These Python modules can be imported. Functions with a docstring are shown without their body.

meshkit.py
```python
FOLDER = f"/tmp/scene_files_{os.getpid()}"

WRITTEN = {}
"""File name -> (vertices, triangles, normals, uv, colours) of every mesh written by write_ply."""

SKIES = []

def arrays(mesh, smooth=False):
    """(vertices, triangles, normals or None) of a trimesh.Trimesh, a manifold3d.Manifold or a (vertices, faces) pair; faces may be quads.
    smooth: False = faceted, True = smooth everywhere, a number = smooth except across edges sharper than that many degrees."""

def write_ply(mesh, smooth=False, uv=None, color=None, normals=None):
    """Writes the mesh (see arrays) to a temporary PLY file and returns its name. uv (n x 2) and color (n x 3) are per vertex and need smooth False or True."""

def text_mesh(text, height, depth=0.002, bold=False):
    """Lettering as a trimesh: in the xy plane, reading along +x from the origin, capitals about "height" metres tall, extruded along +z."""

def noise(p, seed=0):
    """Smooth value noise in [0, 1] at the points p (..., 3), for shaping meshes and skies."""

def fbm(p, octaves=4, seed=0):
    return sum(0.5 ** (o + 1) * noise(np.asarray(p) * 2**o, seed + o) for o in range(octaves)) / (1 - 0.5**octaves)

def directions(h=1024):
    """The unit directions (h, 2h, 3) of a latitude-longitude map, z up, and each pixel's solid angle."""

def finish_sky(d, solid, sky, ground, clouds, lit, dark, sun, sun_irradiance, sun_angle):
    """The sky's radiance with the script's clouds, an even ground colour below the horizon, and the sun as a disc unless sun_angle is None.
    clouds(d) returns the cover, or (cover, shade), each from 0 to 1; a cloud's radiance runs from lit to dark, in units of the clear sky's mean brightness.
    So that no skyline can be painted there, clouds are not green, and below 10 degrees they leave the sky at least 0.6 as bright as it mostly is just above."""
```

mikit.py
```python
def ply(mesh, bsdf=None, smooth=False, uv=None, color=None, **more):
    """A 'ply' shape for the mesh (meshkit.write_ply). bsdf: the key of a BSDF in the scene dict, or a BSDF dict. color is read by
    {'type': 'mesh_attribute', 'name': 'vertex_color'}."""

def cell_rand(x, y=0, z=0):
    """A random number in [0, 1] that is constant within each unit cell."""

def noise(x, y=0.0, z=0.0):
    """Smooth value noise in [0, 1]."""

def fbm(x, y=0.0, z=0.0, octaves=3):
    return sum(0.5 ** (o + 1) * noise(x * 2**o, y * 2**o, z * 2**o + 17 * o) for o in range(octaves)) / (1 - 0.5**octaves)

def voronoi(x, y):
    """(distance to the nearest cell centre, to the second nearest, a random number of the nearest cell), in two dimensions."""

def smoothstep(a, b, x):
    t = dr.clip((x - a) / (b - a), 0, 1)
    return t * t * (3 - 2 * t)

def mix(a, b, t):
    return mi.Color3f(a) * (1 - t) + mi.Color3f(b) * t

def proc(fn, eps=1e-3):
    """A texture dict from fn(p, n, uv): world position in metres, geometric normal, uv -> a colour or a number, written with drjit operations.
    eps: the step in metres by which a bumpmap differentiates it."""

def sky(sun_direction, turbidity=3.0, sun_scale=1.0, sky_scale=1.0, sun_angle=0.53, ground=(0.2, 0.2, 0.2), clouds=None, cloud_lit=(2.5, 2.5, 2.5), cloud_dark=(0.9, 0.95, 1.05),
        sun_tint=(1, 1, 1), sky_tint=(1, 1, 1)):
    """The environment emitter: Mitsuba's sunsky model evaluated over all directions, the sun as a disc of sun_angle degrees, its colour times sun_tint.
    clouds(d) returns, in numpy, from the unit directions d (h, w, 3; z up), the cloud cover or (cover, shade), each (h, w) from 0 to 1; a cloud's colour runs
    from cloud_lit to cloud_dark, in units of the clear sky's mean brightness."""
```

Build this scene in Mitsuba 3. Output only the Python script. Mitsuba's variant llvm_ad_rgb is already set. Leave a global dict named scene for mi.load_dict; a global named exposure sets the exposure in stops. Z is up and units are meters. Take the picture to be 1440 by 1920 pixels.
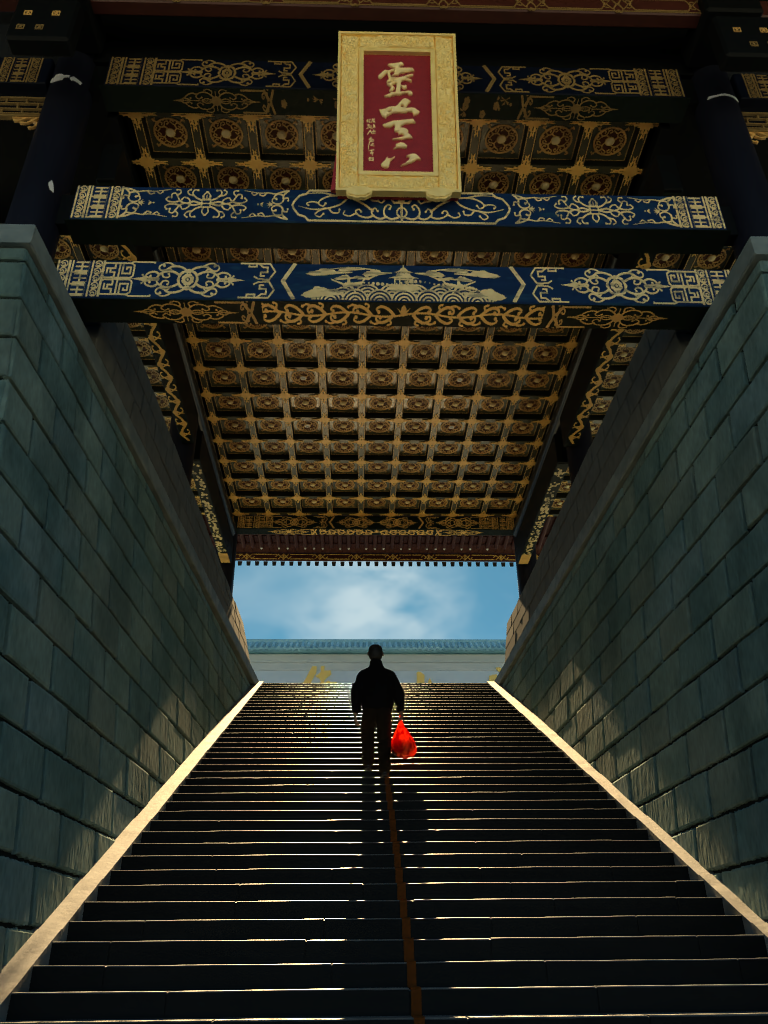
import math, random
import numpy as np
import trimesh
import shapely
import manifold3d as m3
from shapely import affinity
from shapely.geometry import LineString, Point, Polygon
import mitsuba as mi
import drjit as dr
import mikit, meshkit
from mikit import proc, fbm, noise, voronoi, smoothstep, mix, cell_rand

# metres; the eye is the origin, x to the right, y up the stairs, z up
# ---------------------------------------------------------------- camera, sky, exposure
def unit(v):
    v = np.asarray(v, float); return v / np.linalg.norm(v)
F = 1544.0
_y = unit([668 - 720, 1830 - 960, F]); _z = unit([690 - 720, -1795 - 960, F]); _z = unit(_z - _y * (_z @ _y)); _x = np.cross(_y, _z)
R = np.stack([_x, _y, _z], 1)                      # world to camera (right, down, forward)
M = np.eye(4); M[:3, 0], M[:3, 1], M[:3, 2] = -R[0], -R[1], R[2]
T = mi.ScalarTransform4f
SUN_EL, SUN_AZ = 35.1, 0.12                        # degrees; azimuth from the line of the stairs, positive to the right
SUN = [math.cos(math.radians(SUN_EL)) * math.sin(math.radians(SUN_AZ)), math.cos(math.radians(SUN_EL)) * math.cos(math.radians(SUN_AZ)), math.sin(math.radians(SUN_EL))]

def clouds(d):
    az, el = np.arctan2(d[..., 0], d[..., 1]), np.arcsin(np.clip(d[..., 2], -1, 1))
    q = np.stack([d[..., 0] * 5, d[..., 1] * 5, d[..., 2] * 9], -1)
    w = meshkit.fbm(q * 2 + 3, 3, 2)[..., None] * .8; n = meshkit.fbm(q + w, 6, 4); n2 = meshkit.fbm(q * np.array([4.2, 4.2, 3.0]) + w * 2 + 7, 6, 9); n3 = meshkit.fbm(q * 1.1 + 19, 3, 6)
    wisps = np.clip((n * .8 + n2 * .35 - .50) * 2.3, 0, 1)
    turn = az - .03 - .2 * (el - .4) + .25 * (n3 - .5) * np.abs(np.sin(az / 2))      # bright banks all round the sky
    bank = np.clip(np.cos(turn * 9) * 1.6 - .72, 0, 1) * np.clip(.38 + 2.1 * (n2 - .45) + .6 * (n - .45), 0, 1)
    return np.clip(.02 + .38 * wisps + .8 * bank, 0, .92)

exposure = 1.46
scene, labels = {"type": "scene"}, {}
scene["camera"] = {"type": "perspective", "fov": 2 * math.degrees(math.atan(720 / F)), "fov_axis": "x", "near_clip": 0.05, "far_clip": 2000.0, "to_world": T(M.tolist())}
scene["sky"] = mikit.sky(SUN, turbidity=2.2, sun_scale=8.0, sky_scale=0.72, sun_tint=(1.02, 0.87, 0.60), sky_tint=(0.41, 0.96, 1.11), clouds=clouds, cloud_lit=(3.9, 4.9, 5.2), cloud_dark=(1.6, 2.1, 2.4))

# ---------------------------------------------------------------- helpers
RNG = np.random.default_rng(11)
used = {}
def key_for(name, parent=None):
    base = name if parent is None else f"{parent}__{name}"
    n = used.get(base, -1) + 1; used[base] = n
    return base if n == 0 else f"{base}_{n:03d}"
def put(name, mesh, mat, parent=None, smooth=False, to=None, shape=None, **more):
    """ONE entry of the scene: a mesh under its own key."""
    key = key_for(name, parent)
    s = dict(shape) if shape is not None else mikit.ply(mesh, mat, smooth, **more)
    if to is not None: s["to_world"] = to
    scene[key] = s
    return key
def tag(key, label=None, category=None, group=None, kind=None):
    labels[key] = {k: v for k, v in dict(label=label, category=category, group=group, kind=kind).items() if v}
    return key
def thing(name, label, category, group=None):
    return tag(key_for(name), label, category, group)
def cat(ms):
    return trimesh.util.concatenate(ms)
def box(x0, x1, y0, y1, z0, z1, ch=0.0):
    """A box, its edges chamfered by ch."""
    if not ch:
        m = trimesh.creation.box((x1 - x0, y1 - y0, z1 - z0)); m.apply_translation(((x0 + x1) / 2, (y0 + y1) / 2, (z0 + z1) / 2)); return m
    p = []
    for x, sx in ((x0, 1), (x1, -1)):
        for y, sy in ((y0, 1), (y1, -1)):
            for z, sz in ((z0, 1), (z1, -1)):
                p += [(x + sx * ch, y + sy * ch, z), (x + sx * ch, y, z + sz * ch), (x, y + sy * ch, z + sz * ch)]
    return trimesh.convex.convex_hull(np.array(p))
def extrude(g, depth):
    """Flat drawing to a mesh in the xy plane, extruded along +z."""
    ms = []
    for p in getattr(g, "geoms", [g]):
        if p.geom_type == "Polygon" and p.area > 1e-7:
            ms.append(trimesh.creation.extrude_polygon(p, depth, engine="earcut"))
    return cat(ms)
def frame3(o, ex, ey, ez):
    m = np.eye(4); m[:3, 0], m[:3, 1], m[:3, 2], m[:3, 3] = ex, ey, ez, o; return m
def placed(m, mat):
    m = m.copy(); m.apply_transform(mat); return m
FRONT = lambda x, y, z: frame3((x, y, z), (1, 0, 0), (0, 0, 1), (0, -1, 0))     # drawing upright, facing the eye
UNDER = lambda x, y, z: frame3((x, y, z), (1, 0, 0), (0, -1, 0), (0, 0, -1))    # drawing on an underside
def prism_x(pts, x0, x1):
    """A (y, z) outline swept along x."""
    m = trimesh.creation.extrude_polygon(Polygon(pts), x1 - x0, engine="earcut")
    return placed(m, frame3((x0, 0, 0), (0, 1, 0), (0, 0, 1), (1, 0, 0)))
def cyl(p0, p1, r, n=20, r1=None):
    p0, p1 = np.asarray(p0, float), np.asarray(p1, float); ez = unit(p1 - p0)
    ex = unit(np.cross(ez, [0, 0, 1] if abs(ez[2]) < .9 else [1, 0, 0])); ey = np.cross(ez, ex)
    a = np.arange(n) * 2 * math.pi / n; c = np.cos(a)[:, None] * ex + np.sin(a)[:, None] * ey
    v = np.vstack([p0 + r * c, p1 + (r if r1 is None else r1) * c, [p0, p1]]); i = np.arange(n); j = (i + 1) % n
    return trimesh.Trimesh(v, np.vstack([np.stack([i, j, j + n], 1), np.stack([i, j + n, i + n], 1), np.stack([j, i, 0 * i + 2 * n], 1), np.stack([i + n, j + n, 0 * i + 2 * n + 1], 1)]), process=False)

# ---------------------------------------------------------------- materials
def mat(key, color, rough=.6, bump=None, height=.002, eps=1e-3, two=True, **more):
    col = color if isinstance(color, dict) else {"type": "rgb", "value": list(color)}
    b = {"type": "principled", "base_color": col, "roughness": rough, **more}
    if bump is not None:
        b = {"type": "bumpmap", "tex": proc(bump, eps), "scale": height, "bsdf": b}
    scene[key] = {"type": "twosided", "bsdf": b} if two else b
def mottled(a, b, sx, sy, sz, oct=3, lo=.3, hi=.7):
    return proc(lambda p, n, uv: mix(a, b, smoothstep(lo, hi, fbm(p.x * sx, p.y * sy, p.z * sz, oct))))
STONE_TONES = [((.12, .155, .145), (.165, .20, .185)), ((.095, .13, .125), (.135, .17, .165)), ((.135, .17, .15), (.185, .215, .195)), ((.105, .15, .15), (.15, .19, .19)), ((.13, .15, .13), (.17, .19, .165))]
NT = lambda x, y, z: frame3((x, y, z), (1, 0, 0), (0, 0, 1), (0, -1, 0))     # drawing upright, facing the eye
UNDER = lambda x, y, z: frame3((x, y, z), (1, 0, 0), (0, -1, 0), (0, 0, -1))    # drawing on an underside
def prism_x(pts, x0, x1):
    """A (y, z) outline swept along x."""
    m = trimesh.creation.extrude_polygon(Polygon(pts), x1 - x0, engine="earcut")
    return placed(m, frame3((x0, 0, 0), (0, 1, 0), (0, 0, 1), (1, 0, 0)))
def cyl(p0, p1, r, n=20, r1=None):
    p0, p1 = np.asarray(p0, float), np.asarray(p1, float); ez = unit(p1 - p0)
    ex = unit(np.cross(ez, [0, 0, 1] if abs(ez[2]) < .9 else [1, 0, 0])); ey = np.cross(ez, ex)
    a = np.arange(n) * 2 * math.pi / n; c = np.cos(a)[:, None] * ex + np.sin(a)[:, None] * ey
    v = np.vstack([p0 + r * c, p1 + (r if r1 is None else r1) * c, [p0, p1]]); i = np.arange(n); j = (i + 1) % n
    return trimesh.Trimesh(v, np.vstack([np.stack([i, j, j + n], 1), np.stack([i, j + n, i + n], 1), np.stack([j, i, 0 * i + 2 * n], 1), np.stack([i + n, j + n, 0 * i + 2 * n + 1], 1)]), process=False)

# ---------------------------------------------------------------- materials
def mat(key, color, rough=.6, bump=None, height=.002, eps=1e-3, two=True, **more):
    col = color if isinstance(color, dict) else {"type": "rgb", "value": list(color)}
    b = {"type": "principled", "base_color": col, "roughness": rough, **more}
    if bump is not None:
        b = {"type": "bumpmap", "tex": proc(bump, eps), "scale": height, "bsdf": b}
    scene[key] = {"type": "twosided", "bsdf": b} if two else b
def mottled(a, b, sx, sy, sz, oct=3, lo=.3, hi=.7):
    return proc(lambda p, n, uv: mix(a, b, smoothstep(lo, hi, fbm(p.x * sx, p.y * sy, p.z * sz, oct))))
STONE_TONES = [((.135, .18, .165), (.185, .23, .21)), ((.11, .155, .145), (.155, .20, .19)), ((.15, .195, .175), (.205, .245, .22)), ((.12, .175, .17), (.17, .22, .215)), ((.145, .175, .15), (.19, .22, .19))]
NT = lambda x, y, z: frame3((x, y, z), (1, 0, 0), (0, 0, 1), (0, -1, 0))     # drawing upright, facing the eye
UNDER = lambda x, y, z: frame3((x, y, z), (1, 0, 0), (0, -1, 0), (0, 0, -1))    # drawing on an underside
def prism_x(pts, x0, x1):
    """A (y, z) outline swept along x."""
    m = trimesh.creation.extrude_polygon(Polygon(pts), x1 - x0, engine="earcut")
    return placed(m, frame3((x0, 0, 0), (0, 1, 0), (0, 0, 1), (1, 0, 0)))
def cyl(p0, p1, r, n=20, r1=None):
    p0, p1 = np.asarray(p0, float), np.asarray(p1, float); ez = unit(p1 - p0)
    ex = unit(np.cross(ez, [0, 0, 1] if abs(ez[2]) < .9 else [1, 0, 0])); ey = np.cross(ez, ex)
    a = np.arange(n) * 2 * math.pi / n; c = np.cos(a)[:, None] * ex + np.sin(a)[:, None] * ey
    v = np.vstack([p0 + r * c, p1 + (r if r1 is None else r1) * c, [p0, p1]]); i = np.arange(n); j = (i + 1) % n
    return trimesh.Trimesh(v, np.vstack([np.stack([i, j, j + n], 1), np.stack([i, j + n, i + n], 1), np.stack([j, i, 0 * i + 2 * n], 1), np.stack([i + n, j + n, 0 * i + 2 * n + 1], 1)]), process=False)

# ---------------------------------------------------------------- materials
def mat(key, color, rough=.6, bump=None, height=.002, eps=1e-3, two=True, **more):
    col = color if isinstance(color, dict) else {"type": "rgb", "value": list(color)}
    b = {"type": "principled", "base_color": col, "roughness": rough, **more}
    if bump is not None:
        b = {"type": "bumpmap", "tex": proc(bump, eps), "scale": height, "bsdf": b}
    scene[key] = {"type": "twosided", "bsdf": b} if two else b
def mottled(a, b, sx, sy, sz, oct=3, lo=.3, hi=.7):
    return proc(lambda p, n, uv: mix(a, b, smoothstep(lo, hi, fbm(p.x * sx, p.y * sy, p.z * sz, oct))))
def chisel(p, n, uv):
    w = .06 * fbm(p.x * 3, p.y * 3, p.z * 3, 2)
    return .0045 * fbm((p.y + w) * 30 + p.x * 26, p.z * 10, p.y * 3, 3) + .0042 * noise(p.x * 140, p.y * 150, p.z * 130)      # tool marks, and the grain of rough stone
STONE_TONES = [((.085, .145, .14), (.125, .19, .18)), ((.065, .12, .12), (.10, .165, .16)), ((.10, .16, .145), (.145, .21, .19)), ((.075, .14, .145), (.12, .185, .19)), ((.095, .14, .125), (.135, .18, .16))]
NT = len(STONE_TONES)
for i, (a, b) in enumerate(STONE_TONES):
    def tone(p, n, uv, a=a, b=b):
        c = mix(a, b, smoothstep(.3, .7, fbm(p.x * 2, p.y * 2, p.z * 2, 4)))
        c = mix(c, (.04, .07, .07), .45 * smoothstep(.52, .74, fbm(p.x * 2.2 + 9, p.y * 2.6, p.z * .5, 4)))          # rain streaks
        return c * (.70 + .60 * fbm(p.x * 28, p.y * 34, p.z * 11, 3))
    mat(f"stone_{i}", proc(tone), 1.0, specular=.1)
mat("mortar", (.010, .014, .014), .95, specular=.05)
mat("pale_stone", proc(lambda p, n, uv: mix(mix((.118, .121, .118), (.168, .168, .16), fbm(p.x * 7, p.y * 7, p.z * 7, 4)), (.06, .056, .047), .6 * smoothstep(.55, .72, fbm(p.x * 9 + 3, p.y * 2.5, p.z * 2.5, 4)))), .75, lambda p, n, uv: fbm(p.x * 30, p.y * 30, p.z * 30, 3), .0015)
mat("coping_stone", mottled((.095, .125, .125), (.14, .175, .17), 5, 5, 5, 4), .7, lambda p, n, uv: fbm(p.x * 20, p.y * 20, p.z * 20, 3), .002)
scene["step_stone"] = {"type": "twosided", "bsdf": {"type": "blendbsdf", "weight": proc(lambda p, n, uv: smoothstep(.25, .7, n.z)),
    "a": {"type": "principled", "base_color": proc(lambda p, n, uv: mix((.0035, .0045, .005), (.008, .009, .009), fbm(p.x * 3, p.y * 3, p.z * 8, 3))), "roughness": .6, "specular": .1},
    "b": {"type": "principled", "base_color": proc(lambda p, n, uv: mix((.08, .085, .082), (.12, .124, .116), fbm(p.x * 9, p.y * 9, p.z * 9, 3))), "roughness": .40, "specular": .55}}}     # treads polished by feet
mat("stripe_paint", proc(lambda p, n, uv: mix((.125, .032, .002), (.07, .020, .002), fbm(p.x * 30, p.y * 20, p.z * 20, 3))), .7, specular=.1)
mat("ground_stone", mottled((.12, .16, .195), (.15, .19, .225), .6, .6, .6, 4), .9)
mat("terrace_stone", mottled((.050, .092, .130), (.070, .115, .155), .6, .6, .6, 4), .8)
mat("parapet_stone", proc(lambda p, n, uv: mix((.07, .078, .075), (.115, .12, .112), fbm(p.x * 9, p.y * 12, p.z * 5, 4))), 1.0, specular=.1)
def streak(p): return fbm(p.x * 3.2, p.y * 3, p.z * 9, 4)
mat("blue_paint", proc(lambda p, n, uv: mix(mix((.004, .018, .060), (.006, .027, .084), streak(p)), (.014, .06, .10), .5 * smoothstep(.58, .8, fbm(p.x * 4, 3.0, p.z * 12, 3)))), .5, specular=.15)
mat("shaded_blue_paint", proc(lambda p, n, uv: mix((.002, .004, .011), (.004, .007, .018), streak(p))), .5, specular=.1)  # beam blue darkened to stand for the weaker light up there
mat("column_paint", proc(lambda p, n, uv: mix((.0045, .0055, .010), (.008, .009, .017), fbm(p.x * 5, p.y * 5, p.z * 1.5, 4))), .4, specular=.15)
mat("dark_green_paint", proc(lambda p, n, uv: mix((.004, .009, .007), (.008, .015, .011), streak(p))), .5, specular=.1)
mat("black_paint", (.004, .005, .0055), .5, specular=.08)
mat("gloss_black", (.007, .008, .009), .25, specular=.4)
mat("panel_paint", proc(lambda p, n, uv: mix((.075, .08, .05), (.115, .115, .07), fbm(p.x * 4, p.y * 4, p.z * 4, 3))), .24, specular=1.0, clearcoat=.6, clearcoat_gloss=.85)
mat("rib_paint", proc(lambda p, n, uv: mix((.045, .045, .026), (.07, .066, .038), fbm(p.x * 4, p.y * 4, p.z * 4, 3))), .27, specular=.7)
mat("rib_side_shade", (.012, .013, .008), .5, specular=.1)  # shade on the rib sides, put into a near-black colour
mat("disc_paint", proc(lambda p, n, uv: mix((.06, .016, .008), (.11, .030, .012), fbm(p.x * 2.3, p.y * 2.3, 1.0, 3))), .5, specular=.2)
gold_tone = lambda a, b: proc(lambda p, n, uv: mix(a, b, fbm(p.x * 14, p.y * 14, p.z * 14, 3)))
mat("gold_paint", proc(lambda p, n, uv: mix(mix((.60, .44, .18), (.84, .66, .32), fbm(p.x * 11, p.y * 11, p.z * 11, 4)), (.22, .18, .11), .75 * smoothstep(.56, .72, fbm(p.x * 6 + 3, p.y * 6, p.z * 17, 4)))), .45)
mat("orange_gold", gold_tone((.82, .46, .09), (.95, .62, .18)), .36)
mat("old_gold", proc(lambda p, n, uv: mix(mix((.60, .34, .09), (.84, .52, .16), fbm(p.x * 14, p.y * 14, p.z * 14, 3)), (.40, .22, .07), .6 * smoothstep(.45, .7, fbm(p.x * 1.7, p.y * 1.7, 5.0, 3)))), .4)
mat("sign_gold", gold_tone((.84, .60, .17), (.94, .76, .32)), .36, metallic=.1)
mat("bright_gold", gold_tone((.88, .68, .28), (.94, .78, .42)), .35)
mat("shaded_gold", gold_tone((.17, .105, .036), (.27, .18, .065)), .5, specular=.2)  # gold darkened in colour to stand for shade under the front eave
mat("red_lacquer", (.33, .022, .025), .5)
mat("red_brown_paint", proc(lambda p, n, uv: mix((.04, .009, .006), (.07, .015, .009), streak(p))), .5)
mat("white_plaster", (.55, .56, .56), .85)
mat("white_enamel", (.8, .8, .76), .4)
mat("roof_tile", mottled((.27, .55, .64), (.36, .66, .74), 3, 3, 3, 3), .6)
mat("dark_tile", (.022, .025, .026), .6, specular=.2)
mat("screen_plaster", proc(lambda p, n, uv: mix((.62, .74, .84), (.68, .79, .88), fbm(p.x * .8, p.y, p.z * .5, 4))), .85)
mat("cornice_plaster", mottled((.60, .66, .66), (.66, .71, .70), 1, 1, 6, 3), .85)
mat("letter_gold", (.98, .72, .20), .4)
def weave(p, n, uv): return fbm(p.x * 7, p.y * 7, p.z * 5, 3)
mat("black_cloth", (.0045, .0045, .0055), .9, weave, .03, 4e-3, specular=.05)
mat("brown_cloth", (.013, .009, .006), .9, weave, .03, 4e-3, specular=.05, sheen=.5)
mat("black_hair", (.006, .006, .007), .7)
mat("skin", (.13, .065, .045), .6)
mat("shoe_leather", (.012, .011, .011), .45)
scene["red_film"] = {"type": "principledthin", "base_color": proc(lambda p, n, uv: mix((.42, .004, .003), (.98, .12, .03), smoothstep(.36, .62, fbm(p.x * 30, p.y * 24, p.z * 8 + 3 * fbm(p.x * 9, p.y * 9, p.z * 9, 2), 3)))), "roughness": .3, "diff_trans": 1.1, "spec_trans": .05, "eta": 1.45}
mat("bag_filling", (.035, .006, .005), .8)
# ---------------------------------------------------------------- painted ornament, drawn as flat raised strokes
def U(gs):
    return shapely.union_all([g for g in gs if g is not None and not g.is_empty])
def line(pts, w):
    return LineString(pts).buffer(w / 2, cap_style=2, join_style=2)
def soft(pts, w):
    return LineString(pts).buffer(w / 2, quad_segs=3)
def dot(x, y, r, ry=None):
    p = Point(0, 0).buffer(1.0, quad_segs=6)
    return affinity.translate(affinity.scale(p, r, ry or r, origin=(0, 0)), x, y)
def curl(x, y, a, L, k0, k1, w0, w1, n=20, end=1.15, power=2.6, more=1.95):
    """A tapering stroke from (x, y) that sets out at a degrees and bends from curvature k0 to k1 (degrees per unit), ending in a drop."""
    a = math.radians(a); s = L / n; out = []; px, py = x, y; k1 = k1 * more if abs(k1) > 2 else k1
    for i in range(n):
        f = (i + 0.5) / n
        a += math.radians(k0 + (k1 - k0) * f ** power) * s
        qx, qy = px + math.cos(a) * s, py + math.sin(a) * s
        out.append(LineString([(px, py), (qx, qy)]).buffer((w0 + (w1 - w0) * f) / 2, quad_segs=2))
        px, py = qx, qy
    if end:
        out.append(dot(px, py, w0 * 0.5 * end))
    return U(out)
def sym(g, x=True, y=True):
    if x: g = U([g, affinity.scale(g, -1, 1, origin=(0, 0))])
    if y: g = U([g, affinity.scale(g, 1, -1, origin=(0, 0))])
    return g
def at(g, x, y, sx=1.0, sy=None, rot=0):
    g = affinity.scale(g, sx, sy or abs(sx), origin=(0, 0))
    if rot: g = affinity.rotate(g, rot, origin=(0, 0))
    return affinity.translate(g, x, y)
def flower():
    g = U([dot(13.5 * math.cos(t), 13.5 * math.sin(t), 7.2) for t in np.arange(8) * math.pi / 4]).difference(dot(0, 0, 15.2).difference(dot(0, 0, 12.6)))
    pet = U([dot(8 * math.cos(t + .4), 8 * math.sin(t + .4), 4.2) for t in np.arange(8) * math.pi / 4]).union(dot(0, 0, 9)).difference(dot(0, 0, 4.4))
    return U([g.difference(dot(0, 0, 12.6)), pet, dot(0, 0, 2.6)])
def ribbon(pts, w0, w1=None, tip=1.2, n=7):
    """A tapering stroke along a smooth curve through pts, ending in a drop."""
    p = np.array(pts, float); q = np.vstack([2 * p[0] - p[1], p, 2 * p[-1] - p[-2]]); c = []
    for a, b, d, e in zip(q[:-3], q[1:-2], q[2:-1], q[3:]):
        t = np.linspace(0, 1, n, endpoint=False)[:, None]
        c.append(.5 * (2 * b + (d - a) * t + (2 * a - 5 * b + 4 * d - e) * t ** 2 + (3 * b - a - 3 * d + e) * t ** 3))
    c = np.vstack(c + [p[-1:]]); w1 = w0 * .5 if w1 is None else w1; m = len(c) - 1
    g = [LineString(c[k:k + 2]).buffer((w0 + (w1 - w0) * k / m) / 2, quad_segs=2) for k in range(m)]
    if tip: g.append(dot(c[-1][0], c[-1][1], w0 * .5 * tip))
    return U(g)
def scroll_flower():
    q = [ribbon([(2, 14), (9, 21), (21, 25), (34, 24.5), (44, 18), (52, 17), (57, 22), (54, 28), (48, 26.5)], 4.6, 2.6), ribbon([(26, 25), (36, 31), (46, 32), (50, 29)], 3.4, 2), ribbon([(16, 8), (27, 14), (40, 15.5), (52, 11), (58, 4), (56, .5)], 4.6, 3),
         ribbon([(50, 12), (47, 5), (40, 3), (35, 6), (37, 10)], 3.6, 2.2), ribbon([(54, 9), (64, 14), (75, 12), (80, 6.5), (75, 3), (71, 6)], 4.2, 2.2), ribbon([(60, 2), (70, 2), (80, 3), (86, 8)], 3.4, 2), ribbon([(31, 15), (35, 20), (41, 19)], 3, 2),
         Polygon([(76, 0), (84, 4), (92, 2.4), (108, 0)])]
    return U([sym(U(q)), flower()])
def thin_flower():
    q = [ribbon([(4, 4), (10, 15), (22, 22), (36, 20), (44, 11), (38, 5), (31, 9)], 3.6, 2), ribbon([(10, 14), (8, 25), (16, 30), (24, 27)], 3, 1.8), ribbon([(40, 16), (52, 19), (64, 13), (68, 6), (60, 3), (56, 7)], 3.4, 2), ribbon([(8, 2), (20, 6), (30, 3)], 3, 2),
         ribbon([(62, 5), (72, 6), (78, 2)], 2.8, 1.8), Polygon([(68, 0), (75, 3.4), (96, 0)]), Polygon([(0, 0), (0, 14), (9, 7), (12, 0)])]
    return U([sym(U(q)), line([(-80, 0), (80, 0)], 1.6), line([(0, -26), (0, 26)], 1.6)])
def sprig_flower():
    q = [ribbon([(9, 7), (19, 12), (27, 21), (25, 29), (18, 29)], 3.8, 2.4), ribbon([(24, 17), (33, 19), (37, 26), (32, 30)], 3.4, 2.2), ribbon([(11, 1), (24, 4), (37, 0), (48, 4), (54, 13), (59, 21), (66, 20), (66, 13)], 3.8, 2.4, n=6),
         ribbon([(48, 5), (58, 2.5), (69, 3), (76, 8), (72, 13)], 3.6, 2.2), ribbon([(29, 2), (34, 10), (42, 13), (46, 8)], 3.4, 2.2), ribbon([(56, 17), (50, 23), (52, 29), (58, 29)], 3.2, 2), ribbon([(4, 9), (6, 18), (1, 25)], 3.2, 2, 1.3)]
    rays = [Polygon([(-1.8, 10), (0, 21), (1.8, 10)]), Polygon([(4, 10), (9, 19), (8, 9)]), Polygon([(-4, 10), (-9, 19), (-8, 9)])]
    core = U([line([(-8, -8), (-8, 8)], 3), line([(8, -8), (8, 8)], 3), line([(-9, 8), (9, 8)], 3), line([(-9, -8), (9, -8)], 3), line([(-9, 0), (9, 0)], 2.4)])
    return U([sym(U(q)), core] + rays)
def half_sprig():
    q = [ribbon([(1, 31), (12, 29), (26, 24), (42, 26), (58, 25), (88, 30)], 4.2, .9, 0), ribbon([(3, 30), (11, 20), (11, 8), (20, 1.5), (31, 5), (31, 13), (24, 13)], 3.8, 2.2), ribbon([(13, 22), (23, 23), (29, 17), (24, 12)], 3.4, 2), ribbon([(44, 26), (50, 19), (57, 21)], 3.2, 2),
         ribbon([(62, 25), (68, 20), (73, 24)], 2.8, 1.8), ribbon([(9, 14), (2, 15), (1, 9)], 3.2, 2)]
    return U([sym(U(q), x=False), dot(34, 0, 3.4)] + [Polygon([(34 + 3 * math.cos(t - .5), 3 * math.sin(t - .5)), (34 + 9 * math.cos(t), 9 * math.sin(t)), (34 + 3 * math.cos(t + .5), 3 * math.sin(t + .5))]) for t in (-1, -.33, .33, 1)] + [ribbon([(50, 4), (54, 1), (51, 0), (54, -1), (50, -4)], 2, 2, 0), dot(59, 0, 1.8)])
def king():
    return U([line([(-12, 9), (12, 9)], 3.2), line([(-12, 0), (12, 0)], 3.2), line([(-12, -9), (12, -9)], 3.2), line([(0, -9), (0, 9)], 3.6)])
def spiral_strip(h, w=20):
    g = [line([(-w / 2, -h), (-w / 2, h)], 3.2), line([(w / 2, -h), (w / 2, h)], 4.2)]
    n = 5; rr = 2 * h / n * .5
    for i in range(n):
        y = -h + (i + .5) * 2 * h / n
        g.append(dot(0, y, rr).difference(dot(0, y, rr - 2)).difference(shapely.box(-20, y - 3, 0, y + 1))); g.append(curl(-rr * .55, y - 1, 85, 14, -16, -24, 1.9, 1.9, 10, 1.2, 1, 1))
    return U(g)
def end_band(h):
    g = [at(spiral_strip(h), -30, 0), at(spiral_strip(h), 32, 0), line([(-14, -h), (-14, h)], 3), line([(16, -h), (16, h)], 0.1)]
    g += [at(king(), 3, y, .95, h / 38) for y in (-h * .64, 0, h * .64)]
    g += [line([(-14, y), (14, y)], 2.6) for y in (-h * .95, -h * .32, h * .32)]
    return U(g)
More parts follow.
